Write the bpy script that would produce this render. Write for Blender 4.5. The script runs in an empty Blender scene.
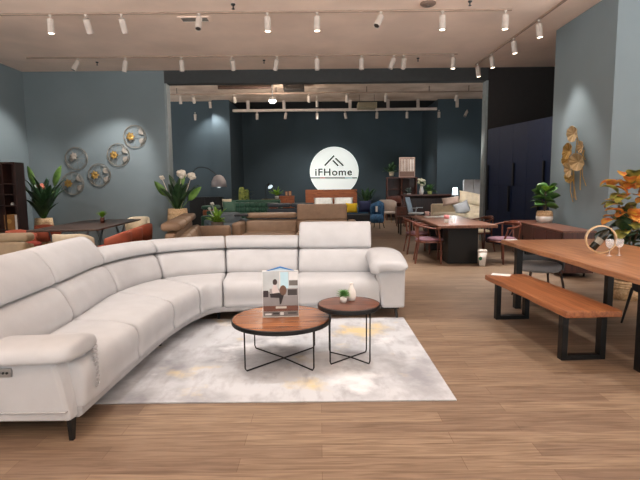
import bpy, bmesh, math, random
from mathutils import Vector, Matrix
random.seed(7)
C = bpy.context.scene
COL = C.collection
PI = math.pi
R = math.radians

# ------------------------------------------------------------------ camera geometry
CAMH, FPX, PITCH, ROLL = 1.46, 480.0, R(6.2), R(0.55)
def ray(px, py):
    x = (px - 320) / FPX; y = (240 - py) / FPX
    c, s = math.cos(-ROLL), math.sin(-ROLL)
    x, y = x * c - y * s, x * s + y * c
    return x, math.cos(PITCH) + y * math.sin(PITCH), -math.sin(PITCH) + y * math.cos(PITCH)
def onz(px, py, h):
    a, b, c = ray(px, py); t = (h - CAMH) / c
    return a * t, b * t
def aty(px, py, Y):
    a, b, c = ray(px, py); t = Y / b
    return a * t, CAMH + c * t
def span(x0, x1, y0, y1, Y):
    """metric rectangle (X0, X1, Z0, Z1) seen between these picture bounds at depth Y"""
    xa, za = aty(x0, (y0 + y1) / 2, Y); xb, _ = aty(x1, (y0 + y1) / 2, Y)
    _, zt = aty((x0 + x1) / 2, y0, Y); _, zb = aty((x0 + x1) / 2, y1, Y)
    return xa, xb, zb, zt

# ------------------------------------------------------------------ materials
def lin(c):
    c /= 255.0
    return c / 12.92 if c <= 0.04045 else ((c + 0.055) / 1.055) ** 2.4
def rgb(t): return (lin(t[0]), lin(t[1]), lin(t[2]), 1)
MATS = {}
def mat(name, col, rough=.6, metal=0, col2=None, scale=8, bump=0, bscale=200, emit=None, es=0, trans=0, stretch=(1, 1, 1), sheen=0, spec=.5):
    if name in MATS: return MATS[name]
    m = bpy.data.materials.new(name); m.use_nodes = True
    nt = m.node_tree; b = nt.nodes['Principled BSDF']
    b.inputs['Base Color'].default_value = rgb(col); b.inputs['Roughness'].default_value = rough
    b.inputs['Metallic'].default_value = metal; b.inputs['Specular IOR Level'].default_value = spec
    if trans: b.inputs['Transmission Weight'].default_value = trans; b.inputs['IOR'].default_value = 1.45
    if sheen: b.inputs['Sheen Weight'].default_value = sheen
    tc = nt.nodes.new('ShaderNodeTexCoord'); mp = nt.nodes.new('ShaderNodeMapping')
    nt.links.new(tc.outputs['Object'], mp.inputs['Vector']); mp.inputs['Scale'].default_value = stretch
    c2 = col2 or tuple(min(255, v * .93) for v in col)
    n = nt.nodes.new('ShaderNodeTexNoise'); n.inputs['Scale'].default_value = scale; n.inputs['Detail'].default_value = 4
    nt.links.new(mp.outputs['Vector'], n.inputs['Vector'])
    r = nt.nodes.new('ShaderNodeValToRGB'); r.color_ramp.elements[0].position = .35; r.color_ramp.elements[1].position = .65
    r.color_ramp.elements[0].color = rgb(c2); r.color_ramp.elements[1].color = rgb(col)
    nt.links.new(n.outputs['Fac'], r.inputs['Fac']); nt.links.new(r.outputs['Color'], b.inputs['Base Color'])
    if bump:
        n2 = nt.nodes.new('ShaderNodeTexNoise'); n2.inputs['Scale'].default_value = bscale; n2.inputs['Detail'].default_value = 2
        nt.links.new(tc.outputs['Object'], n2.inputs['Vector'])
        bp = nt.nodes.new('ShaderNodeBump'); bp.inputs['Strength'].default_value = bump; bp.inputs['Distance'].default_value = .004
        nt.links.new(n2.outputs['Fac'], bp.inputs['Height']); nt.links.new(bp.outputs['Normal'], b.inputs['Normal'])
    if emit:
        b.inputs['Emission Color'].default_value = rgb(emit); b.inputs['Emission Strength'].default_value = es
    MATS[name] = m
    return m
def wood(name, c1, c2, axis='Y', rough=.4, scale=5):
    if name in MATS: return MATS[name]
    m = mat(name, c1, rough, col2=c2, scale=scale)
    nt = m.node_tree
    mp = [n for n in nt.nodes if n.type == 'MAPPING'][0]
    s = {'X': (.35, 5, 5), 'Y': (5, .35, 5), 'Z': (5, 5, .35)}[axis]
    mp.inputs['Scale'].default_value = s
    nz = [n for n in nt.nodes if n.type == 'TEX_NOISE'][0]
    nz.inputs['Distortion'].default_value = 1.2; nz.inputs['Detail'].default_value = 6
    return m
def planks_mat():
    m = mat('oak_planks', (150, 118, 92), .42)
    nt = m.node_tree; b = nt.nodes['Principled BSDF']
    for n in list(nt.nodes):
        if n.type in ('TEX_NOISE', 'VALTORGB', 'MAPPING'): nt.nodes.remove(n)
    tc = [n for n in nt.nodes if n.type == 'TEX_COORD'][0]
    br = nt.nodes.new('ShaderNodeTexBrick')
    br.inputs['Scale'].default_value = 1; br.inputs['Brick Width'].default_value = 1.2; br.inputs['Row Height'].default_value = .13
    br.inputs['Mortar Size'].default_value = .0012; br.offset = .37; br.inputs['Bias'].default_value = 0
    br.inputs['Color1'].default_value = rgb((152, 130, 108)); br.inputs['Color2'].default_value = rgb((130, 108, 90)); br.inputs['Mortar'].default_value = rgb((105, 80, 62))
    nt.links.new(tc.outputs['Object'], br.inputs['Vector'])
    mp = nt.nodes.new('ShaderNodeMapping'); mp.inputs['Scale'].default_value = (.9, 13, 1)
    nt.links.new(tc.outputs['Object'], mp.inputs['Vector'])
    nz = nt.nodes.new('ShaderNodeTexNoise'); nz.inputs['Scale'].default_value = 3.2; nz.inputs['Detail'].default_value = 8; nz.inputs['Distortion'].default_value = .8
    nt.links.new(mp.outputs['Vector'], nz.inputs['Vector'])
    rp = nt.nodes.new('ShaderNodeValToRGB'); rp.color_ramp.elements[0].position = .3; rp.color_ramp.elements[1].position = .62
    rp.color_ramp.elements[0].color = (.42, .36, .32, 1); rp.color_ramp.elements[1].color = (1, 1, 1, 1)
    nt.links.new(nz.outputs['Fac'], rp.inputs['Fac'])
    mx = nt.nodes.new('ShaderNodeMix'); mx.data_type = 'RGBA'; mx.blend_type = 'MULTIPLY'; mx.inputs[0].default_value = .75
    nt.links.new(br.outputs['Color'], mx.inputs[6]); nt.links.new(rp.outputs['Color'], mx.inputs[7])
    nt.links.new(mx.outputs[2], b.inputs['Base Color'])
    return m
def rug_mat():
    m = mat('rug_weave', (198, 198, 202), .95, bump=.5, bscale=300)
    nt = m.node_tree; b = nt.nodes['Principled BSDF']
    tc = [n for n in nt.nodes if n.type == 'TEX_COORD'][0]
    def layer(prev, sc, lo, hi, col, off, strx=(1, 1, 1)):
        mp = nt.nodes.new('ShaderNodeMapping'); mp.inputs['Location'].default_value = off; mp.inputs['Scale'].default_value = strx
        nt.links.new(tc.outputs['Object'], mp.inputs['Vector'])
        nz = nt.nodes.new('ShaderNodeTexNoise'); nz.inputs['Scale'].default_value = sc; nz.inputs['Detail'].default_value = 6; nz.inputs['Roughness'].default_value = .6
        nt.links.new(mp.outputs['Vector'], nz.inputs['Vector'])
        rp = nt.nodes.new('ShaderNodeValToRGB'); rp.color_ramp.elements[0].position = lo; rp.color_ramp.elements[1].position = hi
        rp.color_ramp.elements[0].color = (0, 0, 0, 1); rp.color_ramp.elements[1].color = (1, 1, 1, 1)
        nt.links.new(nz.outputs['Fac'], rp.inputs['Fac'])
        mx = nt.nodes.new('ShaderNodeMix'); mx.data_type = 'RGBA'
        nt.links.new(rp.outputs['Color'], mx.inputs[0]); nt.links.new(prev, mx.inputs[6]); mx.inputs[7].default_value = rgb(col)
        return mx.outputs[2]
    base = nt.nodes.new('ShaderNodeRGB'); base.outputs[0].default_value = rgb((192, 195, 200))
    o = layer(base.outputs[0], 1.5, .46, .66, (146, 147, 153), (3, 1, 0))
    o = layer(o, 1.5, .56, .68, (206, 188, 146), (7.3, 2.1, 0))
    o = layer(o, 7, .50, .75, (160, 160, 166), (1, 4, 0), (1.5, .5, 1))
    o = layer(o, 1.1, .58, .66, (218, 219, 222), (5, 9, 0))
    nt.links.new(o, b.inputs['Base Color'])
    return m

WALLG = mat('grey_green_paint', (114, 126, 131), .85, scale=1.2, col2=(110, 122, 127))
DARKT = mat('dark_teal_paint', (58, 73, 82), .8, scale=1, col2=(54, 69, 77))
CEIL = mat('ceiling_paint_warm_bounce', (240, 218, 202), .9, scale=1)  # warm bounce from the wooden floor is put into this ceiling colour
CEILB = mat('concrete_soffit', (215, 196, 180), .9, col2=(180, 158, 140), scale=1.2)
BLACKP = mat('black_void_paint', (14, 14, 15), .9)  # flat black standing in for unlit gaps
SOFA = mat('offwhite_leather_fabric', (184, 185, 188), .62, col2=(178, 179, 182), scale=6, bump=.25, bscale=350)
SOFAB = mat('offwhite_plinth_fabric', (172, 172, 174), .7)
BLK = mat('black_metal', (11, 11, 12), .45, spec=.4)
STEEL = mat('brushed_steel', (160, 160, 160), .3, .9)
WALNUT = wood('walnut_top', (158, 104, 68), (108, 64, 40), 'X', .25)
WALNUTD = wood('dark_walnut_top', (122, 76, 58), (84, 50, 38), 'X', .3)
TEAK = wood('acacia_table', (174, 124, 88), (140, 94, 64), 'Y', .33)
TEAK2 = wood('acacia_bench', (164, 104, 64), (122, 70, 42), 'Y', .33)
DKWOOD = wood('mahogany', (100, 54, 40), (62, 32, 24), 'Y', .4)
DKWOODZ = wood('dark_bookcase_wood', (62, 34, 28), (40, 22, 18), 'Z', .45)
ORWOOD = wood('orange_teak', (166, 96, 56), (128, 68, 38), 'X', .45)
TABD = wood('dark_brown_tabletop', (86, 66, 58), (64, 48, 42), 'Y', .35)
PEDT = wood('walnut_slab', (136, 94, 74), (102, 66, 50), 'Y', .45)
BROWN = mat('brown_leather', (150, 124, 101), .5, bump=.2)
OLIVE = mat('khaki_leather', (152, 134, 108), .55, bump=.2)
ORANGE = mat('terracotta_fabric', (178, 92, 68), .7, bump=.2)
ORANGED = mat('rust_fabric', (150, 58, 44), .7)
CREAM = mat('cream_fabric', (226, 212, 186), .8, bump=.2)
PURP = mat('mauve_fabric', (124, 90, 102), .8)
GREYF = mat('grey_fabric', (112, 114, 116), .8, bump=.2)
DGREY = mat('charcoal_fabric', (44, 48, 54), .8)
LGREY = mat('light_grey_fabric', (178, 178, 180), .8)
WHITE = mat('white_plastic', (232, 230, 226), .5)
WHITEC = mat('white_cotton', (236, 234, 228), .85)
CERAM = mat('white_ceramic', (232, 228, 224), .2)
NAVY = mat('navy_lacquer', (14, 30, 62), .5, spec=.35)
NAVYD = mat('navy_groove_shade', (8, 10, 18), .5)
GREEN = mat('green_velvet', (34, 84, 66), .7, sheen=.3)
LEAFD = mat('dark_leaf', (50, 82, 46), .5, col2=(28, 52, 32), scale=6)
LEAFM = mat('mid_leaf', (74, 116, 50), .5, col2=(46, 84, 36), scale=6)
LEAFL = mat('lime_leaf', (144, 186, 62), .5, col2=(104, 150, 44), scale=6)
CROT = mat('croton_leaf', (222, 178, 76), .5, col2=(206, 104, 56), scale=12)
CROTG = mat('croton_green_leaf', (176, 172, 78), .5, col2=(70, 78, 36), scale=9)
PINK = mat('coral_flower', (206, 116, 96), .6)
PETAL = mat('white_petal', (226, 216, 200), .6)
BASK = mat('woven_basket', (222, 194, 156), .85, col2=(186, 152, 112), scale=40, bump=.6, bscale=90)
GOLD = mat('brass_gold', (206, 166, 96), .3, .85)
GOLDP = mat('champagne_metal', (196, 166, 122), .35, .7)
GLASS = mat('clear_glass', (245, 248, 250), .03)
GLASS.node_tree.nodes['Principled BSDF'].inputs['Alpha'].default_value = .28
BOTTLE = mat('dark_bottle_glass', (20, 26, 16), .12)
PAPER = mat('white_paper', (240, 240, 238), .6)
LITE = mat('lit_lens', (255, 246, 230), .5, emit=(255, 240, 215), es=14)
OFFL = mat('unlit_lens', (40, 34, 30), .4)
SHADEL = mat('lit_lamp_shade', (240, 250, 252), .6, emit=(225, 245, 255), es=.9)
YELL = mat('yellow_fabric', (236, 196, 30), .8)
NAVYF = mat('navy_fabric', (34, 44, 84), .8)
BLUEF = mat('blue_fabric', (50, 100, 140), .8, col2=(34, 66, 100), scale=14)
SAGE = mat('sage_cushion', (84, 120, 104), .8)

# ------------------------------------------------------------------ mesh builder
class MB:
    def __init__(s): s.bm = bmesh.new()
    def box(s, c, d, rz=0, rx=0, ry=0):
        M = Matrix.Translation(c) @ Matrix.Rotation(rz, 4, 'Z') @ Matrix.Rotation(ry, 4, 'Y') @ Matrix.Rotation(rx, 4, 'X') @ Matrix.Diagonal((d[0], d[1], d[2], 1))
        bmesh.ops.create_cube(s.bm, size=1, matrix=M); return s
    def bx(s, x0, x1, y0, y1, z0, z1): return s.box(((x0 + x1) / 2, (y0 + y1) / 2, (z0 + z1) / 2), (abs(x1 - x0), abs(y1 - y0), abs(z1 - z0)))
    def cyl(s, p0, p1, r0, r1=None, n=16):
        if r1 is None: r1 = r0
        p0 = Vector(p0); p1 = Vector(p1); d = p1 - p0
        M = Matrix.Translation((p0 + p1) / 2) @ d.to_track_quat('Z', 'Y').to_matrix().to_4x4()
        bmesh.ops.create_cone(s.bm, cap_ends=True, segments=n, radius1=max(r0, 1e-4), radius2=max(r1, 1e-4), depth=d.length, matrix=M); return s
    def tube(s, pts, r, n=8, closed=False):
        pts = [Vector(p) for p in pts]; rings = []
        N = len(pts); up = None
        for i, p in enumerate(pts):
            a = pts[(i - 1) % N] if (closed or i > 0) else p; b = pts[(i + 1) % N] if (closed or i < N - 1) else p
            t = (b - a).normalized()
            if up is None: up = t.orthogonal().normalized()
            up = (up - t * up.dot(t));
            up = up.normalized() if up.length > 1e-6 else t.orthogonal().normalized()
            q = t.cross(up); rr = r(i / (N - 1)) if callable(r) else r
            rings.append([p + (up * math.cos(2 * PI * k / n) + q * math.sin(2 * PI * k / n)) * rr for k in range(n)])
        return s.loft(rings, caps=not closed, loop=closed)
    def loft(s, rings, caps=True, loop=False):
        V = [[s.bm.verts.new(p) for p in r] for r in rings]; n = len(V[0])
        m = len(V)
        for i in range(m if loop else m - 1):
            A, B = V[i], V[(i + 1) % m]
            for k in range(n):
                try: s.bm.faces.new((A[k], A[(k + 1) % n], B[(k + 1) % n], B[k]))
                except ValueError: pass
        if caps and not loop:
            s.bm.faces.new(V[0][::-1]); s.bm.faces.new(V[-1])
        return s
    def lathe(s, prof, c=(0, 0, 0), n=24):
        rings = [[Vector((c[0] + r * math.cos(2 * PI * k / n), c[1] + r * math.sin(2 * PI * k / n), c[2] + z)) for k in range(n)] for r, z in prof]
        return s.loft(rings)
    def ball(s, c, r, sc=(1, 1, 1), rz=0, rx=0, ry=0, seg=12):
        M = Matrix.Translation(c) @ Matrix.Rotation(rz, 4, 'Z') @ Matrix.Rotation(ry, 4, 'Y') @ Matrix.Rotation(rx, 4, 'X') @ Matrix.Diagonal((r * sc[0], r * sc[1], r * sc[2], 1))
        bmesh.ops.create_uvsphere(s.bm, u_segments=seg, v_segments=max(6, seg * 2 // 3), radius=1, matrix=M); return s
    def poly(s, pts, nrm_off):
        """flat outline given thickness: extrude pts by vector"""
        o = Vector(nrm_off); A = [s.bm.verts.new(Vector(p)) for p in pts]; B = [s.bm.verts.new(Vector(p) + o) for p in pts]
        n = len(A); s.bm.faces.new(A[::-1]); s.bm.faces.new(B)
        for k in range(n): s.bm.faces.new((A[k], A[(k + 1) % n], B[(k + 1) % n], B[k]))
        return s
    def leaf(s, base, az, el, L, W, droop=.6, fold=.25, tip=1.0, seg=6, th=.002, roll=0):
        p = Vector(base); rows = []
        side = Vector((-math.sin(az), math.cos(az), 0)); e = el
        for i in range(seg + 1):
            t = i / seg; w = W * .5 * (math.sin(PI * min(1, t ** .8 * .97 + .02))) ** .8 * (1 if t < 1 else .05)
            d = Vector((math.cos(az) * math.cos(e), math.sin(az) * math.cos(e), math.sin(e)))
            nr = side.cross(d).normalized() * -1
            if nr.z < 0 and el < 1.3: nr = -nr
            sd = side * math.cos(roll) + nr * math.sin(roll); n2_ = nr * math.cos(roll) - side * math.sin(roll)
            rows.append((p + sd * w + n2_ * w * fold, p.copy(), p - sd * w + n2_ * w * fold))
            p = p + d * (L / seg); e -= droop / seg
        V = [[s.bm.verts.new(q) for q in r] for r in rows]
        for a, b in zip(V, V[1:]):
            s.bm.faces.new((a[0], a[1], b[1], b[0])); s.bm.faces.new((a[1], a[2], b[2], b[1]))
        return s
    def build(s, name, m, parent=None, smooth=False, bev=0, sub=0, world=False, solid=0, seg=2):
        bmesh.ops.recalc_face_normals(s.bm, faces=s.bm.faces)
        if world and parent is not None: bmesh.ops.translate(s.bm, verts=s.bm.verts, vec=-parent.location)
        me = bpy.data.meshes.new(name); s.bm.to_mesh(me); s.bm.free()
        me.materials.append(m)
        if smooth:
            for p in me.polygons: p.use_smooth = True
        o = bpy.data.objects.new(name, me); COL.objects.link(o)
        if parent is not None: o.parent = parent
        if solid:
            q = o.modifiers.new('solid', 'SOLIDIFY'); q.thickness = solid
        if bev:
            q = o.modifiers.new('bevel', 'BEVEL'); q.width = bev; q.segments = seg; q.limit_method = 'ANGLE'; q.angle_limit = R(40)
        if sub:
            q = o.modifiers.new('sub', 'SUBSURF'); q.levels = sub; q.render_levels = sub
        return o
def tag(o, label=None, cat=None, group=None, kind=None):
    if label: o['label'] = label
    if cat: o['category'] = cat
    if group: o['group'] = group
    if kind: o['kind'] = kind
    return o
def thing(name, label, cat, loc=(0, 0, 0), rz=0, group=None):
    o = bpy.data.objects.new(name, None); COL.objects.link(o)
    o.location = loc; o.rotation_euler = (0, 0, rz); o.empty_display_size = .1
    return tag(o, label, cat, group)
def copy_tree(o, parent=None):
    c = o.copy(); COL.objects.link(c)
    if parent is not None: c.parent = parent
    for ch in list(o.children): copy_tree(ch, c)
    return c
def struct(o): o['kind'] = 'structure'; return o
def bez(pts, n=8):
    """Catmull-Rom through points"""
    P = [Vector(p) for p in pts]; out = []
    for i in range(len(P) - 1):
        a = P[max(i - 1, 0)]; b = P[i]; c = P[i + 1]; d = P[min(i + 2, len(P) - 1)]
        for k in range(n):
            t = k / n
            out.append(.5 * ((2 * b) + (c - a) * t + (2 * a - 5 * b + 4 * c - d) * t * t + (3 * b - a - 3 * c + d) * t ** 3))
    out.append(P[-1]); return out
def pillow_mb(mb, c, w, h, t, rz=0, rx=0, n=8):
    """soft cushion: w along x, h along z, thickness t along y before rotation"""
    M = Matrix.Translation(c) @ Matrix.Rotation(rz, 4, 'Z') @ Matrix.Rotation(rx, 4, 'X')
    V = {}
    for sgn in (1, -1):
        for i in range(n + 1):
            for j in range(n + 1):
                u = i / n * 2 - 1; v = j / n * 2 - 1
                if sgn == -1 and (i in (0, n) or j in (0, n)): V[(sgn, i, j)] = V[(1, i, j)]; continue
                b = ((1 - u ** 4) * (1 - v ** 4)) ** .5
                pin = 1 - .07 * (1 - abs(u) ** 2) * abs(v) ** 3; pin2 = 1 - .07 * (1 - abs(v) ** 2) * abs(u) ** 3
                V[(sgn, i, j)] = mb.bm.verts.new(M @ Vector((u * w / 2 * pin2, sgn * t / 2 * b, v * h / 2 * pin)))
    for sgn in (1, -1):
        for i in range(n):
            for j in range(n):
                mb.bm.faces.new([V[(sgn, i, j)], V[(sgn, i + 1, j)], V[(sgn, i + 1, j + 1)], V[(sgn, i, j + 1)]])
    return mb

# ------------------------------------------------------------------ the room
HC, YB, XL = 4.5, 12.75, -7.62
struct(MB().bx(-9, 9, -1.5, 23.3, -.1, 0).build('floor', planks_mat()))
struct(MB().bx(-9, 9, -9, YB, HC, HC + .1).build('ceiling', CEIL))
struct(MB().bx(-10, 9, YB, 20.3, 5.0, 5.1).build('ceiling_rear', CEILB))
struct(MB().bx(-10, 9, 20.3, 23.3, 5.0, 5.1).build('ceiling_rear_void', BLACKP))  # black painted strip in place of the dark gap before the far wall
struct(MB().bx(XL - .1, XL, 5.5, YB, 0, HC).build('wall_left', WALLG))
XO0, XO1 = -3.98, 4.38
struct(MB().bx(XL - .1, XO0, YB, YB + .25, 0, 5.0).build('wall_back', WALLG))
struct(MB().bx(XO0, XO1, YB, YB + .25, 4.17, 5.0).build('wall_back_beam', mat('beam_paint', (52, 55, 56), .8)))
struct(MB().bx(XO1, 9, YB, YB + .25, 0, 5.0).build('wall_back_right', mat('recess_shade_paint', (36, 34, 34), .85)))  # same wall as its neighbours, colour darkened to stand for the unlit recess
struct(MB().bx(4.70, 9, 7.85, 9.85, 0, HC).build('wall_right_pier', WALLG))
struct(MB().bx(8.9, 9, 9.85, YB, 0, HC).build('wall_right_recess', DARKT))
struct(MB().bx(-10, 9, 23, 23.2, 0, 5.0).build('wall_far', DARKT))
struct(MB().bx(-10, -3.75, 20, 20.2, 0, 5.0).build('wall_far_left', DARKT))
struct(MB().bx(-4.3, -3.6, 19.75, 23, 0, 5.0).build('wall_far_left_pier', DARKT))
struct(MB().bx(4.85, 9, 20, 23, 0, 5.0).build('wall_far_right', DARKT))
struct(MB().bx(-10.1, -10, YB, 20, 0, 5.0).build('wall_rear_left', DARKT))
struct(MB().bx(8.9, 9, YB + .25, 20, 0, 5.0).build('wall_rear_right', DARKT))
struct(MB().bx(XO0, XO0 + .06, YB - .02, YB + .27, 0, 4.17).build('trim_1', mat('opening_trim_paint', (132, 142, 144), .6)))
struct(MB().bx(XO1 - .05, XO1, YB - .02, YB + .27, 0, 4.17).build('trim_2', mat('opening_trim_paint', (132, 142, 144), .6)))
struct(MB().bx(XL, XL + .015, 5.5, YB, 0, .09).build('baseboard_left', mat('skirting', (90, 96, 98), .6)))
struct(MB().bx(4.685, 4.70, 7.85, 9.85, 0, .09).build('baseboard_right', mat('skirting', (90, 96, 98), .6)))

struct(MB().bx(-9, 9, -6.1, -6, 0, HC).build('wall_added_light_block', WALLG))  # unseen wall, added to keep world light off the front-facing surfaces
struct(MB().bx(8.9, 9, 5.5, 7.85, 0, HC).build('wall_right', WALLG))  # unseen wall piece, put back to shield the pier from world light

# ------------------------------------------------------------------ ceiling tracks and spotlights
def track(name_label, p0, p1, m=WHITE):
    d = Vector(p1) - Vector(p0)
    return tag(MB().box((Vector(p0) + Vector(p1)) / 2, (d.length, .035, .03), rz=math.atan2(d.y, d.x)).build('light_track', m, bev=.004), name_label, 'light track')
TRK = mat('track_paint', (150, 128, 112), .6)
FIX = mat('fixture_paint', (196, 184, 174), .55)  # white fixtures toned down, their shade put into the colour
track('front white lighting track across the main ceiling', (-7.4, 8.66, HC - .016), (3.35, 8.66, HC - .016), TRK)
track('rear white lighting track across the main ceiling, just before the dark beam', (-6.7, 11.42, HC - .016), (3.2, 11.42, HC - .016), TRK)
track('slanting white lighting track beside the grey-green pier on the right', (4.15, 5.4, HC - .016), (3.94, 12.4, HC - .016), TRK)
def make_spot(kind, scale=1.0, drop=.06):
    t = thing('track_spotlight', '', 'spotlight')
    h = MB()
    h.cyl((0, 0, 0), (0, 0, -.03), .025, .025, 10); h.cyl((0, 0, -.03), (0, 0, -drop - .03), .008, .008, 8)
    h.build('bracket', FIX, t)
    hd = bpy.data.objects.new('housing', None)
    hm = MB(); hm.lathe([(.012, 0), (.05, 0), (.055, -.01), (.055, -.23), (.052, -.24), (.048, -.24), (.046, -.225), (.012, -.225)], n=16)
    ho = hm.build('housing', FIX, t, smooth=False, bev=0); ho.location = (0, 0, -drop - .01)
    lens = MB().cyl((0, 0, -.223), (0, 0, -.232), .045, .045, 16).build('lens', LITE if kind == 'lit' else OFFL, ho)
    return t
PROTO = {}
def spot(px, p, kind, tilt, label, group, drop=.06, energy=0, aim=None, size=65, col=(1, .95, .90)):
    key = (kind, drop)
    if key not in PROTO: PROTO[key] = make_spot(kind, drop=drop); t = PROTO[key]
    else: t = copy_tree(PROTO[key])
    t.location = p; t['label'] = label; t['group'] = group
    for ch in t.children:
        if ch.name.startswith('housing'): ch.rotation_euler = tilt
    if energy:
        ld = bpy.data.lights.new('spot_beam', 'SPOT'); ld.energy = energy; ld.spot_size = R(size); ld.spot_blend = .7; ld.shadow_soft_size = .06; ld.color = col
        lo = bpy.data.objects.new('spot_beam', ld); COL.objects.link(lo)
        lo.location = Vector(p) + Vector((0, 0, -drop - .3))
        if aim is None: aim = (p[0], p[1] - .01, 0)
        lo.rotation_euler = (Vector(aim) - lo.location).to_track_quat('-Z', 'Y').to_euler()
    return t
ORD = ['leftmost', 'second', 'third', 'fourth', 'fifth', 'sixth', 'seventh', 'eighth', 'ninth', 'tenth', 'eleventh']
def ordl(i): return ORD[i] if i == 0 else ORD[i] + ' from the left'
ZT = HC - .03
T1 = [(50, 'lit', (0, 0, 0), 380, None), (86, 'off', (R(35), 0, 0), 0, None), (122, 'off', (R(35), 0, 0), 0, None), (200, 'off', (-R(25), 0, 0), 220, (-2.6, 12.5, 1.5)), (268, 'lit', (0, 0, 0), 380, None), (317, 'lit', (0, 0, 0), 380, None), (380, 'off', (-R(25), R(25), 0), 0, None), (440, 'lit', (0, 0, 0), 380, None), (501, 'lit', (0, 0, 0), 380, None)]
for i, (px, k, tl, en, aim) in enumerate(T1):
    x, y = onz(px, 15, ZT)
    kd = {'lit': 'lit white spotlight pointing down', 'off': 'unlit white spotlight turned aside'}[k]
    spot(px, (x, 8.66, ZT), k, tl, '%s on the front ceiling track, %s' % (kd, ordl(i)), 'spotlights on the front ceiling track', energy=en, aim=aim)
T2 = [(75, 'off', (-R(20), R(20), 0), 300, (-7.6, 11.6, 1.9)), (124, 'lit', (R(10), R(15), 0), 330, (-5.6, 12.7, 1.5)), (181, 'off', (0, 0, 0), 0, None), (232, 'off', (R(40), 0, 0), 0, None), (277, 'lit', (R(25), R(15), 0), 140, None), (317, 'off', (0, 0, 0), 0, None), (361, 'off', (0, 0, 0), 0, None), (393, 'off', (0, R(20), 0), 0, None), (403, 'lit', (R(35), 0, 0), 140, None), (451, 'lit', (0, 0, 0), 750, (5.1, 15.4, .6))]
for i, (px, k, tl, en, aim) in enumerate(T2):
    x, y = onz(px, 57, ZT)
    kd = {'lit': 'lit white spotlight', 'off': 'unlit white spotlight'}[k]
    spot(px, (x, 11.42, ZT), k, tl, '%s on the rear ceiling track before the beam, %s' % (kd, ordl(i)), 'spotlights on the rear ceiling track', energy=en, aim=aim, size=26 if px == 451 else 65)
for i, (px, py, aim, en) in enumerate([(543, 20, (4.7, 8.7, 1.3), 210), (516, 38, (4.3, 8.6, .7), 120), (494, 54, (4.7, 9.2, 1.2), 90), (476, 64, (3.2, 9.6, .7), 110)]):
    x, y = onz(px, py, ZT); x = 4.15 - (y - 5.4) * .03
    spot(px, (x, y, ZT), 'lit', (0, R(-8), 0), 'lit white spotlight on the slanting right-hand track, %s' % ['nearest', 'second nearest', 'second farthest', 'farthest'][i], 'spotlights on the right-hand track', energy=en, aim=aim, size=52)
# unseen track lighting, put in around and behind the camera to light the foreground
for tk, (yy, xs) in enumerate([(4.6, (-3.4, -1.2, 1.0, 3.0)), (1.6, (-4.5, -2.2, 0, 2.4, 4.6)), (-2.5, (-4, -1, 2, 5))]):
    track(['unseen white lighting track above the light sectional sofa', 'unseen white lighting track above where the photographer stands', 'unseen white lighting track behind the photographer'][tk], (-6, yy, HC - .016), (6 if tk else 3.6, yy, HC - .016), TRK)
    for i, x in enumerate(xs):
        aim = (x * .75, yy - (1.0 if tk else -.1), 0)
        if tk == 2: aim = (x, yy - 1.5, 0)
        spot(0, (x, yy, ZT), 'lit', (0, 0, 0), 'unseen lit white spotlight on the %s track, %s' % (['sofa', 'foreground', 'hindmost'][tk], ordl(i)), 'unseen spotlights over the foreground', energy=[200, 50, 90][tk], aim=aim, size=74)

# ceiling fittings
def vent(name, label, x0, x1, y0, y1, z, fr=CEIL, dk=BLACKP):
    t = thing(name, label, 'air vent', ((x0 + x1) / 2, (y0 + y1) / 2, z))
    w, d = (x1 - x0), (y1 - y0)
    m = MB()
    for s in (-1, 1): m.box((0, s * d / 2, -.01), (w + .05, .03, .02)); m.box((s * w / 2, 0, -.01), (.03, d, .02))
    m.build('frame', fr, t)
    m = MB()
    for k in range(4): m.box((0, -d / 2 + d * (k + .5) / 4, -.008), (w, d / 14, .012), rx=R(35))
    m.build('slats', mat('vent_slat', (120, 112, 104), .6), t)
    MB().box((0, 0, -.002), (w, d, .003)).build('duct_opening', dk, t)
x0, y0 = onz(181, 19, HC); x1, _ = onz(209, 19, HC)
vent('air_vent', 'slim slot air vent in the ceiling behind the fourth spotlight', x0, x1, y0 - .12, y0 + .12, HC)
def sprinkler(px, py, label, big=1.0):
    x, y = onz(px, py, HC); t = thing('sprinkler', label, 'sprinkler', (x, y, HC), group='ceiling sprinklers')
    MB().cyl((0, 0, .004), (0, 0, -.02), .035 * big, .03 * big, 12).build('escutcheon', BLK, t)
    MB().cyl((0, 0, -.02), (0, 0, -.07 * big), .01, .01, 8).cyl((0, 0, -.07 * big), (0, 0, -.075 * big), .025 * big, .025 * big, 10).build('deflector', BLK, t)
sprinkler(233, 4, 'small black ceiling sprinkler in front of the front track, centre left', 1.1)
sprinkler(470, 1, 'small black ceiling sprinkler in front of the front track, to the right')
sprinkler(97, 62, 'tiny ceiling sprinkler between the two leftmost rear spotlights')
sprinkler(264, 60, 'tiny ceiling sprinkler left of the bright rear spotlight over the beam')
sprinkler(418, 58, 'tiny ceiling sprinkler right of the bright rear spotlight')
x, y = onz(428, 3, HC)
t = thing('smoke_detector', 'round brown smoke detector on the main ceiling', 'smoke detector', (x, y, HC))
MB().lathe([(.02, 0), (.13, 0), (.13, -.02), (.1, -.04), (.02, -.045)]).build('cover', mat('detector_plastic', (120, 100, 88), .6), t)
MB().cyl((0, 0, -.044), (0, 0, -.06), .04, .03, 14).build('sensor', mat('sensor_plastic', (90, 78, 70), .6), t)

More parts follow.
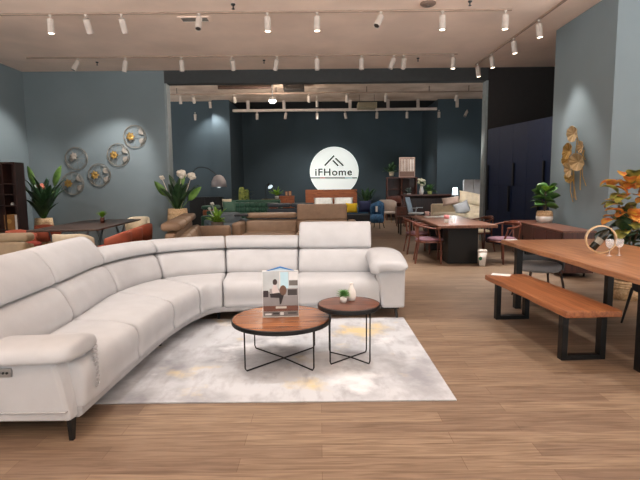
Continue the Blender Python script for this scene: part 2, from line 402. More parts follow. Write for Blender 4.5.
# rear room overhead gantry, ducts and spots
GY = 20.0
_, gz = aty(320, 110, GY)
tag(MB().bx(-3.5, 4.8, GY - .04, GY + .04, gz - .05, gz + .05).build('light_track', FIX), 'long white overhead rail in front of the dark rear wall', 'light track')
for i, px in enumerate((248, 284, 350, 388, 418, 457)):
    x, _ = aty(px, 106, GY)
    tag(MB().bx(x - .06, x + .06, GY - .03, GY + .03, gz + .05, 5.0).build('rail_hanger', FIX), 'white hanger holding the rear rail, %s' % ordl(i), 'bracket', 'hangers of the rear rail')
for i, px in enumerate((195, 223, 257, 286, 317, 345, 377, 407, 439, 467)):
    x, _ = aty(px, 112, GY)
    aims = {0: (-5.5, 19.9, 2.0), 3: (-1.5, 22.9, 1.5), 4: (.3, 22.9, 2.2), 6: (2.6, 22.9, 1.6), 8: (6, 19.9, 1.5)}
    spot(px, (x, GY, gz - .05), 'off', (R([10, 20, 0, -15, 10, 0, 15, 0, 0, -20][i]), R([0, 20, 0, 10, 0, -10, 0, 0, 0, 30][i]), 0), 'small white spotlight hanging on the rear rail, %s' % ordl(i), 'spotlights on the rear rail')
_, tz = aty(320, 93, 17.4)
tag(MB().bx(-6, 6.5, 17.38, 17.42, tz - .02, tz + .02).build('light_track', TRK), 'thin track running below the bare rear ceiling', 'light track')
for k, X in enumerate((-5, -1.5, 1.7, 3.9, 5.3)):
    tag(MB().cyl((X, 17.4, tz + .02), (X, 17.4, 5.0), .01).build('suspension_rod', BLK), 'thin rod holding the rear ceiling track, %s' % ordl(k), 'rod', 'rods of the rear track')
ki = ['lit', 'off', 'off', 'off', 'lit', 'lit', 'off']
for i, (px, k) in enumerate([(180, 'lit'), (193, 'off'), (234, 'off'), (309, 'off'), (347, 'lit'), (386, 'lit'), (457, 'off')]):
    x, _ = aty(px, 95, 17.4)
    ams = {'lit': (x * .95, 18.2, 0)}
    spot(px, (x, 17.4, tz - .02), k, (R(12), 0, 0) if k == 'lit' else (R(38), 0, 0), ('lit' if k == 'lit' else 'unlit') + ' spotlight on the thin track of the rear room, %s' % ordl(i), 'spotlights on the thin rear track', energy=110 if k == 'lit' else 0, aim=ams.get(k), size=62)
for i, px in enumerate((210, 317)):
    x, _ = aty(px, 105, 19.2)
    spot(px, (x, 19.2, 5.0), 'lit', (R(15), 0, 0), 'lit spotlight fixed to the rear ceiling, %s' % ['left of the bright round lamp', 'right of the bright round lamp'][i], 'spotlights fixed to the rear ceiling', drop=.15, energy=140, aim=(x, 21.5, .8), size=100)
x, z_ = aty(272.5, 100, 16.5)
t = thing('round_ceiling_lamp', 'bright round lamp glowing under the rear ceiling', 'lamp', (x, 16.5, 5.0))
MB().cyl((0, 0, 0), (0, 0, z_ - 5 + .1), .02, .02, 8).build('stem', WHITE, t)
MB().lathe([(.02, .1), (.1, .08), (.13, .02), (.12, -.02), (.02, -.02)], (0, 0, z_ - 5)).build('housing', WHITE, t, smooth=True)
MB().ball((0, 0, z_ - 5 - .02), .12, (1, 1, .8), seg=20).build('lens', LITE, t, smooth=True)
ld = bpy.data.lights.new('lamp_light', 'POINT'); ld.energy = 160; ld.color = (1, .87, .74); ld.shadow_soft_size = .12
lo = bpy.data.objects.new('lamp_light', ld); COL.objects.link(lo); lo.location = (x, 16.5, z_ - .3)
def hbox(name, label, cat, px0, px1, py0, py1, Y, dep, m):
    a, b, c, e = span(px0, px1, py0, py1, Y)
    t = thing(name, label, cat, ((a + b) / 2, Y + dep / 2, c)); w = b - a; h = e - c
    MB().box((0, 0, h / 2), (w, dep, h)).build('casing', m, t, bev=.01)
    q = MB()
    for k in range(5): q.box((0, -dep / 2 - .004, h * (k + .5) / 5), (w * .9, .012, h / 14))
    q.build('louvres', mat('louvre_metal', (70, 62, 56), .5), t)
    for s in (-1, 1): MB().cyl((s * w * .4, 0, h), (s * w * .4, 0, 5.0 - c), .008, n=6).build('hanger', BLK, t)
    return t
hbox('air_conditioner', 'dark box air conditioner under the rear ceiling, left of centre', 'air conditioner', 283, 304, 84.5, 89, 16.6, .5, mat('ac_dark', (34, 30, 28), .5))
hbox('air_conditioner', 'flat pale air conditioner cassette before the rear rail, right of centre', 'air conditioner', 358, 377, 102, 107.5, 18.6, .6, mat('ac_pale', (150, 138, 110), .5))
a, b, c, e = span(218, 272, 85.5, 88, 17)
tag(MB().cyl((a, 17, 4.93), (b, 17, 4.93), .06, n=12).build('ceiling_duct', mat('duct_dark', (70, 50, 40), .6)), 'dark duct pipe lying against the bare rear ceiling', 'duct')

# ------------------------------------------------------------------ sectional sofa
Bk = [(-1.90, 2.72), (-1.96, 3.70), (-2.03, 4.69), (-1.80, 5.40), (-1.14, 5.75), (-.27, 5.73), (.62, 5.69)]
Fk = [(-1.42, 2.72), (-1.40, 3.55), (-1.36, 4.30), (-1.25, 4.85), (-1.06, 5.11), (-.27, 5.17), (.67, 5.23)]
def cr(P, s):
    i = min(int(s), len(P) - 2); t = s - i
    a = Vector(P[max(i - 1, 0)]); b = Vector(P[i]); c = Vector(P[i + 1]); d = Vector(P[min(i + 2, len(P) - 1)])
    return .5 * ((2 * b) + (c - a) * t + (2 * a - 5 * b + 4 * c - d) * t * t + (3 * b - a - 3 * c + d) * t ** 3)
def sec(mb, s0, s1, prof, rnd=.035, gap=.003, n=10):
    L = (cr(Bk, s1) - cr(Bk, s0)).length
    g = gap / L * (s1 - s0); s0 += g; s1 -= g
    es = [0, .15, .4, 1.0]; S = [(s0 + e * rnd / L * (s1 - s0), rnd * (1 - math.sqrt(max(0, 1 - (1 - e) ** 2)))) for e in es]
    mid = [(s0 + (s1 - s0) * (rnd / L + (1 - 2 * rnd / L) * k / n), 0) for k in range(1, n)]
    E_ = [(s1 - e * rnd / L * (s1 - s0), rnd * (1 - math.sqrt(max(0, 1 - (1 - e) ** 2)))) for e in es][::-1]
    rings = []
    for s, inset in S + mid + E_:
        B_ = cr(Bk, s); F_ = cr(Fk, s); tg = cr(Bk, min(s + .05, 6)) - cr(Bk, max(s - .05, 0)); o = Vector((-tg.y, tg.x)).normalized()
        pts = [Vector((*(F_ + (B_ - F_) * t + o * a), z)) for t, a, z in prof]
        cen = sum(pts, Vector()) / len(pts)
        rings.append([p + (cen - p).normalized() * min(inset, (cen - p).length * .8) for p in pts])
    mb.loft(rings); return mb
def dense(prof, n=3):
    P = [Vector(p) for p in prof]; out = []
    N = len(P)
    for i in range(N):
        a, b, c, d = P[i - 1], P[i], P[(i + 1) % N], P[(i + 2) % N]
        for k in range(n):
            t = k / n; out.append(tuple(.5 * ((2 * b) + (c - a) * t + (2 * a - 5 * b + 4 * c - d) * t * t + (3 * b - a - 3 * c + d) * t ** 3)))
    return out
sofa = thing('sectional_sofa', 'large curved off-white sectional sofa with adjustable headrests', 'sofa', (-1.4, 4.6, 0))
SEATP = dense([(0, .0, .17), (0, -.02, .25), (0, -.03, .35), (0, -.01, .425), (0, .06, .462), (.4, 0, .475), (.8, 0, .46), (1, .02, .445), (1, .14, .40), (1, .14, .20), (.5, 0, .17)])
BACKP = dense([(1, .0, .43), (1, -.025, .50), (1, -.0, .58), (1, .05, .67), (1, .11, .715), (1, .2, .72), (1, .25, .66), (1, .24, .45), (1, .15, .41)])
RAISE = dense([(1, .11, .735), (1, .10, .78), (1, .125, .88), (1, .18, .985), (1, .23, 1.035), (1, .28, 1.035), (1, .32, .97), (1, .29, .85), (1, .25, .74), (1, .17, .715)])
FOLD = dense([(1, .11, .735), (1, .085, .765), (1, .10, .82), (1, .17, .865), (1, .27, .873), (1, .37, .855), (1, .42, .79), (1, .39, .73), (1, .23, .715)])
for a_, b_ in ((0, 1), (1, 2), (2, 3), (3, 4), (4, 5), (5, 6)):
    sec(MB(), a_, b_, SEATP, rnd=.055, gap=.005).build('seat_cushion', SOFA, sofa, smooth=True, world=True)
    sec(MB(), a_, b_, BACKP, rnd=.05, gap=.005).build('back_cushion', SOFA, sofa, smooth=True, world=True)
for a_, b_ in ((0, 1), (1, 2), (5, 6)):
    sec(MB(), a_, b_, RAISE if a_ == 5 else [(t_, .11 + (q_ - .11) * 1.3, z_ - .03 * (z_ - .73) / .3) for t_, q_, z_ in RAISE], rnd=.04, gap=.005).build('headrest', SOFA, sofa, smooth=True, world=True)
for a_, b_ in ((2, 3), (3, 4), (4, 5)):
    sec(MB(), a_, b_, FOLD, rnd=.03, gap=.004).build('headrest', SOFA, sofa, smooth=True, world=True)
sec(MB(), 0, 6, [(0, .02, .12), (0, .0, .135), (0, .0, .185), (1, .40, .185), (1, .40, .12)], rnd=.01, n=60).build('base', SOFAB, sofa, world=True)
sec(MB(), 0, 6, [(1, .22, .17), (1, .22, .71), (1, .38, .71), (1, .42, .6), (1, .42, .17)], rnd=.01, n=60).build('back_shell', SOFA, sofa, world=True, smooth=False)
# right arm
def xring(Y, pts, h, s=1.0):
    cx = sum(p[0] for p in pts) / len(pts); cz = sum(p[1] for p in pts) / len(pts)
    return [Vector((cx + (x - cx) * s, Y, cz + (z - cz) * s + h)) for x, z in pts]
blk = [(.68, .13), (.645, .35), (.585, .60), (.90, .62), (.935, .58), (.93, .13)]
MB().loft([xring(5.195, [(x + .03 * (x < .7), z) for x, z in blk], 0, .97), xring(5.215, [(x, z) for x, z in blk], 0), xring(6.1, blk, 0)]).build('arm', SOFA, sofa, world=True, bev=.02, seg=3)
pp = dense([(.56, 0, .565), (.545, 0, .625), (.60, 0, .695), (.72, 0, .71), (.86, 0, .70), (.95, 0, .66), (.955, 0, .61), (.88, 0, .595), (.74, 0, .60), (.68, 0, .60), (.60, 0, .57)])
ppx = [(p[0], p[2]) for p in pp]
rings = []
for Y, h, s in [(5.13, -.05, .55), (5.135, -.05, .75), (5.15, -.045, .9), (5.19, -.04, 1), (5.35, 0, 1), (5.6, .03, 1), (5.85, .02, 1), (6.0, 0, .98), (6.04, 0, .8), (6.05, 0, .5)]:
    rings.append(xring(Y, ppx, h, s))
MB().loft(rings).build('arm_pad', SOFA, sofa, smooth=True, world=True)
# left arm (its outer side faces the viewer)
m = MB()
for_ = [(2.65, -1.47, -1.555), (2.665, -1.455, -1.53), (2.75, -1.44, -1.48), (2.86, -1.432, -1.445)]
m.loft([[Vector((-2.45, y, .13)), Vector((xa, y, .13)), Vector((xa * .5 + xb * .5, y, .34)), Vector((xb, y, .50)), Vector((-2.45, y, .51))] for y, xa, xb in for_])
m.build('arm', SOFA, sofa, world=True, bev=.025, seg=3)
lp = dense([(0, 2.61, .49), (0, 2.585, .525), (0, 2.61, .575), (0, 2.72, .595), (0, 2.86, .59), (0, 2.97, .555), (0, 3.0, .50), (0, 2.93, .47), (0, 2.75, .475)])
rings = []
for X, h, s in [(-1.41, .0, .5), (-1.415, 0, .75), (-1.435, 0, .92), (-1.49, 0, 1), (-1.7, -.01, 1), (-2.0, -.015, 1), (-2.38, -.015, 1), (-2.45, -.015, .9)]:
    cy = 2.79; cz = .53
    rings.append([Vector((X, cy + (y - cy) * s, cz + (z - cz) * s + h)) for _, y, z in lp])
MB().loft(rings).build('arm_pad', SOFA, sofa, smooth=True, world=True)
# piping line along the lower edge of the arm, ruched seam at the arm front
MB().tube([(-1.43, 2.87, .185), (-1.475, 2.645, .185), (-2.42, 2.645, .185)], .006, 6).build('piping', SOFAB, sofa, world=True)
pts = []
for k in range(70):
    t_ = k / 69; pts.append((-1.392 + .012 * math.sin(t_ * 60), 2.868 + .014 * math.cos(t_ * 60), .51 - .26 * t_))
MB().tube(pts, .006, 5).build('ruched_seam', SOFAB, sofa, world=True)
cx_, cz_ = aty(3.5, 373, 2.642)
m = MB().box((cx_, 2.645, cz_), (.09, .012, .05)); cp = m.build('control_panel', STEEL, sofa, world=True, bev=.003)
cp['label'] = 'small steel recliner control panel'
q = MB()
for k in (-1, 0, 1): q.cyl((cx_ + k * .022, 2.640, cz_), (cx_ + k * .022, 2.634, cz_), .007, n=10)
bt = q.build('button', BLK, cp); bt.location = (1.4, -4.6, 0)
# legs
def leg(x, y, h=.13, dx=.0, dy=-.01, w=.028):
    MB().loft([[Vector((x - w / 2, y - .03, h)), Vector((x + w / 2, y - .03, h)), Vector((x + w / 2, y + .03, h)), Vector((x - w / 2, y + .03, h))],
               [Vector((x - .012 + dx, y - .012 + dy, 0)), Vector((x + .012 + dx, y - .012 + dy, 0)), Vector((x + .012 + dx, y + .014 + dy, 0)), Vector((x - .012 + dx, y + .014 + dy, 0))]]).build('leg', BLK, sofa, world=True)
leg(-1.475, 2.70, .13, .005, -.015); leg(.84, 5.30, .13, .01, -.06); leg(-2.3, 2.74); leg(-1.15, 5.30); leg(.84, 5.95); leg(-2.25, 4.7); leg(-1.1, 6.0); leg(-1.5, 4.35)
MB().box((.78, 5.30, .115), (.2, .04, .03)).build('leg_brace', BLK, sofa, world=True)
MB().tube([(-2.35, 2.85, .04), (-1.95, 2.95, .09), (-1.6, 3.0, .03)], .01, 6).cyl((-1.5, 3.6, .08), (-2.3, 3.6, .08), .012, n=8).build('recliner_rod', BLK, sofa, world=True)

# ------------------------------------------------------------------ rug
m = MB(); m.bx(-1.75, .925, 3.145, 5.25, 0.001, .012)
tag(m.build('rug', rug_mat(), bev=.003), 'pale grey abstract rug with faint gold patches in front of the sofa', 'rug')

# ------------------------------------------------------------------ coffee tables
def coffee(label, cx, cy, rad, h, lx, ly, wm):
    t = thing('coffee_table', label, 'coffee table', (cx, cy, .012)); h -= .012
    MB().lathe([(.01, h - .012), (rad - .012, h - .012), (rad - .008, h), (rad - .02, h + .004), (.01, h + .004)], n=64).build('tabletop', wm, t)
    MB().lathe([(rad - .06, h - .035), (rad - .004, h - .035), (rad, h - .03), (rad, h - .002), (rad - .006, h + .003), (rad - .012, h - .004), (rad - .06, h - .012)], n=64).build('rim', BLK, t)
    for s in (1, -1):
        MB().tube([(-lx * s, -ly, h - .03), (-lx * s, -ly, .03), (-lx * s * .96, -ly * .96, .008), (0, 0, .008 if s > 0 else .018), (lx * s * .96, ly * .96, .008), (lx * s, ly, .03), (lx * s, ly, h - .03)], .006, 8).build('leg_frame', BLK, t)
    return t
coffee('larger round walnut coffee table with black wire legs, holding the brochure stand', -.33, 3.955, .418, .378, .272, .285, WALNUT)
coffee('smaller, taller round walnut side table with black wire legs on the rug', .237, 3.955, .262, .492, .163, .15, WALNUTD)

# brochure display on the large table
bx_, by_ = onz(281, 317, .383)
W_ = .30; H_ = .395
t = thing('brochure_stand', 'upright photo display board with a blue roof mark, standing on the larger coffee table', 'display', (bx_, by_, .382), rz=R(4))
MB().box((0, .012, H_ / 2), (W_, .018, H_)).build('board', PAPER, t, bev=.001)
MB().poly([(-W_ * .42, .008, H_ - .004), (0, .008, H_ + .03), (W_ * .42, .008, H_ - .004)], (0, .006, 0)).build('gable_panel', mat('pale_blue_card', (190, 214, 226), .5), t)
MB().poly([(-W_ * .40, .004, H_ - .006), (-W_ * .38, .004, H_ + .002), (0, .004, H_ + .037), (W_ * .38, .004, H_ + .002), (W_ * .40, .004, H_ - .006), (0, .004, H_ + .022)], (0, .006, 0)).build('roof_mark', mat('blue_print', (48, 120, 190), .5), t)
def pr_(name, x0, x1, z0, z1, col, k=0): # printed patch in board units -.5..5 x 0..1
    MB().bx(x0 * W_, x1 * W_, -.0005 - .0004 * k, .004, z0 * H_, z1 * H_).build(name, mat('print_%d_%d_%d' % col, col, .35), t)
pr_('printed_wall', -.49, .49, .55, .995, (196, 204, 208)); pr_('printed_window', .0, .22, .62, .97, (190, 226, 240), 1)
pr_('printed_corner', -.03, 0, .55, .98, (226, 228, 228), 1)
pr_('printed_text_panel', .24, .48, .80, .97, (226, 228, 230), 1); pr_('printed_picture', .24, .48, .68, .79, (108, 104, 100), 1)
pr_('printed_sofa', -.49, .49, .24, .56, (142, 140, 142)); pr_('printed_sofa_back', -.3, .49, .45, .62, (158, 156, 158), 1)
pr_('printed_floor', -.49, .49, .13, .25, (112, 72, 58)); pr_('printed_cushion', -.48, -.34, .44, .58, (50, 40, 44), 2)
pr_('printed_throw', .2, .46, .47, .60, (60, 54, 54), 2); pr_('printed_table', -.14, .16, .19, .235, (206, 204, 196), 3)
def pat(name, pts, col, k):
    MB().poly([(x * W_, -.0005 - .0004 * k, z * H_) for x, z in pts], (0, .003, 0)).build(name, mat('print_%d_%d_%d' % col, col, .35), t)
circ = lambda cx, cz, rx, rz, n=14: [(cx + rx * math.cos(2 * PI * i / n), cz + rz * math.sin(2 * PI * i / n)) for i in range(n)]
pat('printed_figure_hair', circ(-.15, .76, .065, .065), (52, 32, 30), 3)
pat('printed_figure_top', [(-.2, .7), (-.12, .71), (-.05, .58), (-.02, .5), (-.22, .5), (-.24, .6)], (214, 204, 204), 3)
pat('printed_figure_legs', [(-.3, .51), (-.05, .53), (.1, .5), (.02, .3), (-.03, .27), (-.04, .42), (-.28, .43)], (36, 28, 32), 4)
pat('printed_cushion', circ(.07, .58, .1, .11), (112, 82, 66), 4)
pr_('printed_caption', -.44, -.26, .05, .085, (225, 225, 225), 1); pr_('printed_footer', -.49, .49, .02, .125, (120, 116, 114), 0)
pr_('printed_caption', -.22, -.05, .06, .1, (50, 46, 46), 1); pr_('printed_caption', -.02, .08, .045, .11, (228, 226, 224), 1); pr_('printed_caption', .2, .44, .07, .1, (58, 56, 56), 1)
# succulent and vase on the small table
sx, sy = onz(343.5, 302, .497)
t = thing('potted_succulent', 'tiny green succulent in a white pot on the smaller side table', 'plant', (sx, sy, .497))
MB().lathe([(.005, 0), (.022, 0), (.027, .045), (.024, .045), (.021, .04), (.005, .04)], n=20).build('pot', CERAM, t, smooth=True)
m = MB()
for k in range(46):
    a = k * 2.4; el = R(80 - k * 1.6); m.leaf((0, 0, .04), a, el, .05 + .012 * random.random(), .014, droop=.5)
m.build('leaves', mat('succulent_green', (110, 160, 84), .5, col2=(70, 120, 60)), t, solid=.001); t.scale = (1.25, 1.25, 1.25)
sx, sy = onz(351.5, 300.5, .497)
t = tag(MB().lathe([(.004, 0), (.022, 0), (.030, .02), (.033, .045), (.028, .075), (.014, .105), (.011, .125), (.014, .135), (.010, .135), (.008, .12), (.004, .11)], n=24).build('bottle_vase', CERAM, smooth=True), 'slim white ceramic vase beside the succulent on the side table', 'vase')
t.location = (sx, sy, .497); t.scale = (1.25, 1.25, 1.15)

# ------------------------------------------------------------------ live-edge bench and dining table
def slab(t, L, W, z, th, m, wav=.012, name='tabletop', seed=1):
    rnd = random.Random(seed); n = 40; pts = []
    ph = [rnd.random() * 6 for _ in range(4)]
    f = lambda s, k: wav * (math.sin(s * 5 + ph[k]) + .5 * math.sin(s * 13 + ph[k + 1]))
    for i in range(n + 1): s = -L / 2 + L * i / n; pts.append((-W / 2 + f(s, 0), s))
    for i in range(n + 1): s = L / 2 - L * i / n; pts.append((W / 2 + f(s, 2), s))
    mb = MB(); mb.poly([(x, y, z - th) for x, y in pts], (0, 0, th))
    return mb.build(name, m, t, bev=.01, seg=3)
bench = thing('wooden_bench', 'long backless acacia bench with black U-shaped legs beside the dining table', 'bench', (2.13, 4.53, 0), rz=R(3))
slab(bench, 1.64, .465, .47, .055, TEAK2, .004, 'seat', 3)
def uframe(parent, y, x0, x1, top, w=.05, d=.07):
    m = MB()
    m.bx(x0, x0 + w, y - d / 2, y + d / 2, 0, top); m.bx(x1 - w, x1, y - d / 2, y + d / 2, 0, top)
    m.bx(x0 + w, x1 - w, y - d / 2, y + d / 2, 0, w * .8); m.bx(x0 + w, x1 - w, y - d / 2, y + d / 2, top - .02, top)
    m.build('leg_frame', BLK, parent, bev=.003)
uframe(bench, -.60, -.15, .23, .415); uframe(bench, .66, -.17, .20, .415)
tag(MB().box((0, 0, 0), (.13, .2, .002), rz=R(60)).build('price_card', PAPER), 'white price card lying on the far end of the wooden bench', 'price card').location = (*onz(501, 274.5, .474), .472)
dt = thing('dining_table', 'large live-edge acacia dining table with black square legs', 'dining table', (2.97, 4.62, 0), rz=R(0.5))
slab(dt, 3.1, 1.25, .77, .05, TEAK, .012, 'tabletop', 8)
for yy, xx in ((1.04, -.60), (1.04, .5), (-.97, -.46), (-.97, .5)):
    MB().bx(xx - .035, xx + .035, yy - .04, yy + .04, 0, .72).build('leg', BLK, dt, bev=.003)
MB().bx(-.55, .52, .94, 1.0, .66, .72).bx(-.45, .52, -1.15, -1.09, .66, .72).bx(.0, .06, -1.1, .95, .66, .72).build('apron', BLK, dt)
tag(MB().box((0, 0, 0), (.16, .1, .002), rz=R(15)).build('price_card', PAPER), 'white price card lying on the far left corner of the dining table', 'price card').location = (*onz(511, 239.7, .772), .772)
# wine ring holder and bottle
rx_, ry_ = onz(600, 253, .77)
t = thing('wine_holder', 'pale wooden hoop wine bottle holder on the dining table', 'wine holder', (rx_, ry_, .77), rz=R(-18))
ro = .142
m = MB(); rings = []
for k in range(48):
    a = 2 * PI * k / 48; c_, s_ = math.cos(a), math.sin(a)
    ww = .03
    rings.append([Vector((c_ * ro, -ww, ro + s_ * ro)), Vector((c_ * ro, ww, ro + s_ * ro)), Vector((c_ * (ro - .012), ww, ro + s_ * (ro - .012))), Vector((c_ * (ro - .012), -ww, ro + s_ * (ro - .012)))])
m.loft(rings, loop=True); m.build('hoop', wood('pale_beech', (222, 196, 160), (196, 164, 124), 'X'), t, smooth=False)
dv = Vector((.6, 0, .8)).normalized()
t2 = thing('wine_bottle', 'dark wine bottle with a pale label leaning in the wooden hoop', 'bottle', (rx_, ry_, .77), rz=R(-18))
def along(prof, p0, d, n=16):
    q = d.to_track_quat('Z', 'Y').to_matrix(); return [[p0 + q @ Vector((r * math.cos(2 * PI * k / n), r * math.sin(2 * PI * k / n), z)) for k in range(n)] for r, z in prof]
p0 = Vector((-.075, 0, .045))
MB().loft(along([(.005, 0), (.036, 0), (.038, .01), (.038, .17), (.03, .20), (.015, .23), (.014, .29), (.005, .29)], p0, dv)).build('bottle_body', BOTTLE, t2, smooth=True)
MB().loft(along([(.0388, .07), (.0388, .13)], p0, dv), caps=False).build('paper_label', mat('cream_label', (150, 146, 134), .6), t2, smooth=True)
MB().loft(along([(.005, .291), (.016, .291), (.016, .24), (.0155, .24)], p0, dv)).build('foil_cap', mat('foil_dark', (30, 26, 30), .3, .6), t2, smooth=True)
for k, (px, py) in enumerate(((609, 256), (619, 255.5))):
    gx, gy = onz(px, py, .77)
    o = MB().lathe([(.003, .0), (.032, .001), (.030, .004), (.005, .008), (.004, .07), (.012, .078), (.032, .10), (.038, .13), (.032, .165), (.0305, .165), (.036, .13), (.030, .102), (.01, .082), (.003, .08)], n=20).build('wine_glass', GLASS, smooth=True)
    o.location = (gx, gy, .77)
    tag(o, 'stemmed wine glass on the dining table, ' + ['the one nearer the wooden hoop' , 'the one farther right from the wooden hoop'][k], 'wine glass', 'wine glasses on the dining table')

# ------------------------------------------------------------------ chairs
def tub_chair(name, label, loc, rz, m1, m2, legm, W=.56, H=.76, seat=.45, group=None, legs='taper'):
    t = thing(name, label, 'chair', loc, rz, group)
    # facing -y
    n = 20; inner = []; rings = []
    for i in range(n + 1):
        a = R(-15) + (PI + R(30)) * i / n
        cx, cy = math.cos(a), math.sin(a)
        fr = abs(i / n - .5) * 2
        top = H - .12 * max(0, fr - .45) ** 1.2 * 1.6
        r0, r1 = W / 2 - .045, W / 2
        pr = [(r0, seat - .06), (r0 + .01, (seat + top) / 2), (r0 + .005, top - .015), (r0 + .02, top), (r1 - .005, top - .01), (r1, (seat + top) / 2), (r1 - .02, seat - .08)]
        rings.append([Vector((cx * r, cy * r * .95 + .0, z)) for r, z in pr])
    MB().loft(rings).build('backrest', m1, t, smooth=True)
    MB().lathe([(.01, seat - .07), (W / 2 - .07, seat - .07), (W / 2 - .05, seat - .04), (W / 2 - .05, seat), (W / 2 - .09, seat + .025), (.01, seat + .03)], n=28).build('seat', m2, t, smooth=True)
    for sx_ in (-1, 1):
        for sy_ in (-1, 1):
            MB().cyl((sx_ * W * .3, sy_ * W * .28, seat - .06), (sx_ * W * .40, sy_ * W * .38, 0), .017, .010, 10).build('leg', legm, t)
    return t
def bow_chair(label, loc, rz, seatm=PURP, wm=None, group=None, H=.76):
    wm = wm or wood('chair_walnut', (118, 66, 48), (84, 44, 32), 'Z')
    t = thing('dining_chair', label, 'chair', loc, rz, group)
    t.scale = (1.12, 1.12, 1.03)
    MB().lathe([(.01, .41), (.22, .41), (.24, .425), (.24, .445), (.21, .465), (.01, .47)], n=24).build('seat', seatm, t, smooth=True)
    fr = []
    for k in range(24): a = 2 * PI * k / 24; fr.append((math.cos(a) * .235, math.sin(a) * .235, .40))
    MB().tube(fr, .016, 8, closed=True).build('seat_frame', wm, t, smooth=True)
    arc = [(-.30, -.16, .66), (-.29, .02, .67), (-.22, .2, .71), (0, .29, .76), (.22, .2, .71), (.29, .02, .67), (.30, -.16, .66)]
    MB().tube(bez(arc, 6), .016, 8).build('top_rail', wm, t, smooth=True)
    m = MB(); rings = []
    for k in range(9):
        a = R(50 + 80 * k / 8); x_, y_ = math.cos(a) * .285, math.sin(a) * .285
        rings.append([Vector((x_ * 1.02, y_ * 1.02, .755)), Vector((x_ * 1.04, y_ * 1.04, .69)), Vector((x_ * .98, y_ * .98, .685)), Vector((x_ * .96, y_ * .96, .75))])
    m.loft(rings).build('back_panel', wm, t, smooth=True)
    for s in (-1, 1):
        MB().tube([(s * .25, -.18, 0), (s * .23, -.17, .40), (s * .29, -.12, .66)], .015, 8).build('leg', wm, t)
        MB().tube([(s * .24, .25, 0), (s * .19, .19, .40), (s * .22, .21, .71)], .015, 8).build('leg', wm, t)
    MB().tube([(-.07, .2, .43), (.03, .27, .69)], .009, 6).tube([(.07, .2, .43), (-.03, .27, .69)], .009, 6).build('back_brace', wm, t)
    return t
tub_chair('dining_chair', 'grey upholstered chair tucked under the far end of the dining table', (2.83, 6.12, 0), 0, GREYF, LGREY, mat('leg_dark_walnut', (60, 36, 28), .5), W=.62, H=.735)
tub_chair('dining_chair', 'dark upholstered chair on the wall side of the dining table', (3.42, 4.75, 0), R(-90), DGREY, DGREY, BLK, W=.58, H=.70)
bow_chair('walnut chair with a mauve seat at the near right corner of the slab table', (3.5, 9.2, 0), R(-68), group=None)
bow_chair('walnut chair with a mauve seat at the near left of the slab table', (2.13, 9.3, 0), R(82))
bow_chair('walnut chair behind the near left one along the slab table', (2.18, 10.6, 0), R(88))
bow_chair('walnut chair at the far right side of the slab table', (3.6, 10.9, 0), R(-80), seatm=CREAM)

# slab table on black pedestal
px_t = thing('pedestal_table', 'long dark walnut slab table on a solid black pedestal', 'dining table', (2.75, 10.25, 0), rz=R(-2))
slab(px_t, 3.1, 1.08, .76, .055, PEDT, .006, 'tabletop', 5)
MB().box((0, -.98, .352), (.56, .5, .704)).build('pedestal', BLK, px_t, bev=.005)
MB().box((0, .98, .352), (.56, .5, .704)).build('pedestal', BLK, px_t, bev=.005)
MB().box((0, 0, .68), (.3, 1.5, .045)).build('beam', BLK, px_t)
def small(px, py, h): x, y = onz(px, py, h); return (x, y, h + .001)
o = MB(); o.box((0, 0, .004), (.5, .32, .006), rz=.1).box((.2, .1, .010), (.32, .22, .005), rz=.5); tag(o.build('paper_sheets', PAPER), 'white papers spread on the slab table', 'papers').location = small(436, 217, .76)
t = thing('coffee_mug', 'pale pink mug on the slab table', 'mug', small(427, 215.5, .76)); MB().lathe([(.01, 0), (.05, 0), (.055, .1), (.05, .1), (.046, .01), (.01, .01)]).build('cup', mat('pink_ceramic', (222, 186, 180), .3), t, smooth=True); MB().tube([(.05, 0, .08), (.085, 0, .07), (.085, 0, .035), (.05, 0, .02)], .006, 6).build('handle', mat('pink_ceramic', (222, 186, 180), .3), t)
t = thing('paper_cup', 'pink and white takeaway cup on the slab table', 'cup', small(446.5, 223, .76)); MB().lathe([(.01, 0), (.035, 0), (.042, .08), (.01, .08)]).build('cup', WHITE, t, smooth=True); MB().lathe([(.01, .08), (.048, .08), (.05, .15), (.01, .155)]).build('sleeve', mat('pink_card', (220, 140, 140), .6), t, smooth=True)
o = tag(MB().lathe([(.01, 0), (.033, 0), (.038, .13), (.035, .13), (.03, .006), (.01, .006)]).build('drinking_glass', GLASS, smooth=True), 'clear tumbler beside the takeaway cup on the slab table', 'glass'); o.location = small(453.5, 223, .76)
t = thing('paper_cup', 'tall white paper cup with a green mark standing on the floor by the black pedestal', 'cup', (*onz(482, 266, 0), 0))
MB().lathe([(.01, 0), (.055, 0), (.078, .27), (.01, .27)]).build('cup', WHITE, t, smooth=True)
MB().lathe([(.01, .27), (.084, .27), (.084, .29), (.07, .31), (.01, .315)]).build('lid', WHITEC, t, smooth=True)
MB().poly([(-.035 + .035 * 0 + .03 * math.cos(2 * PI * i / 14) - .02, -.070, .15 + .035 * math.sin(2 * PI * i / 14)) for i in range(14)], (0, .01, 0)).build('green_mark', mat('green_print', (40, 110, 80), .5), t)

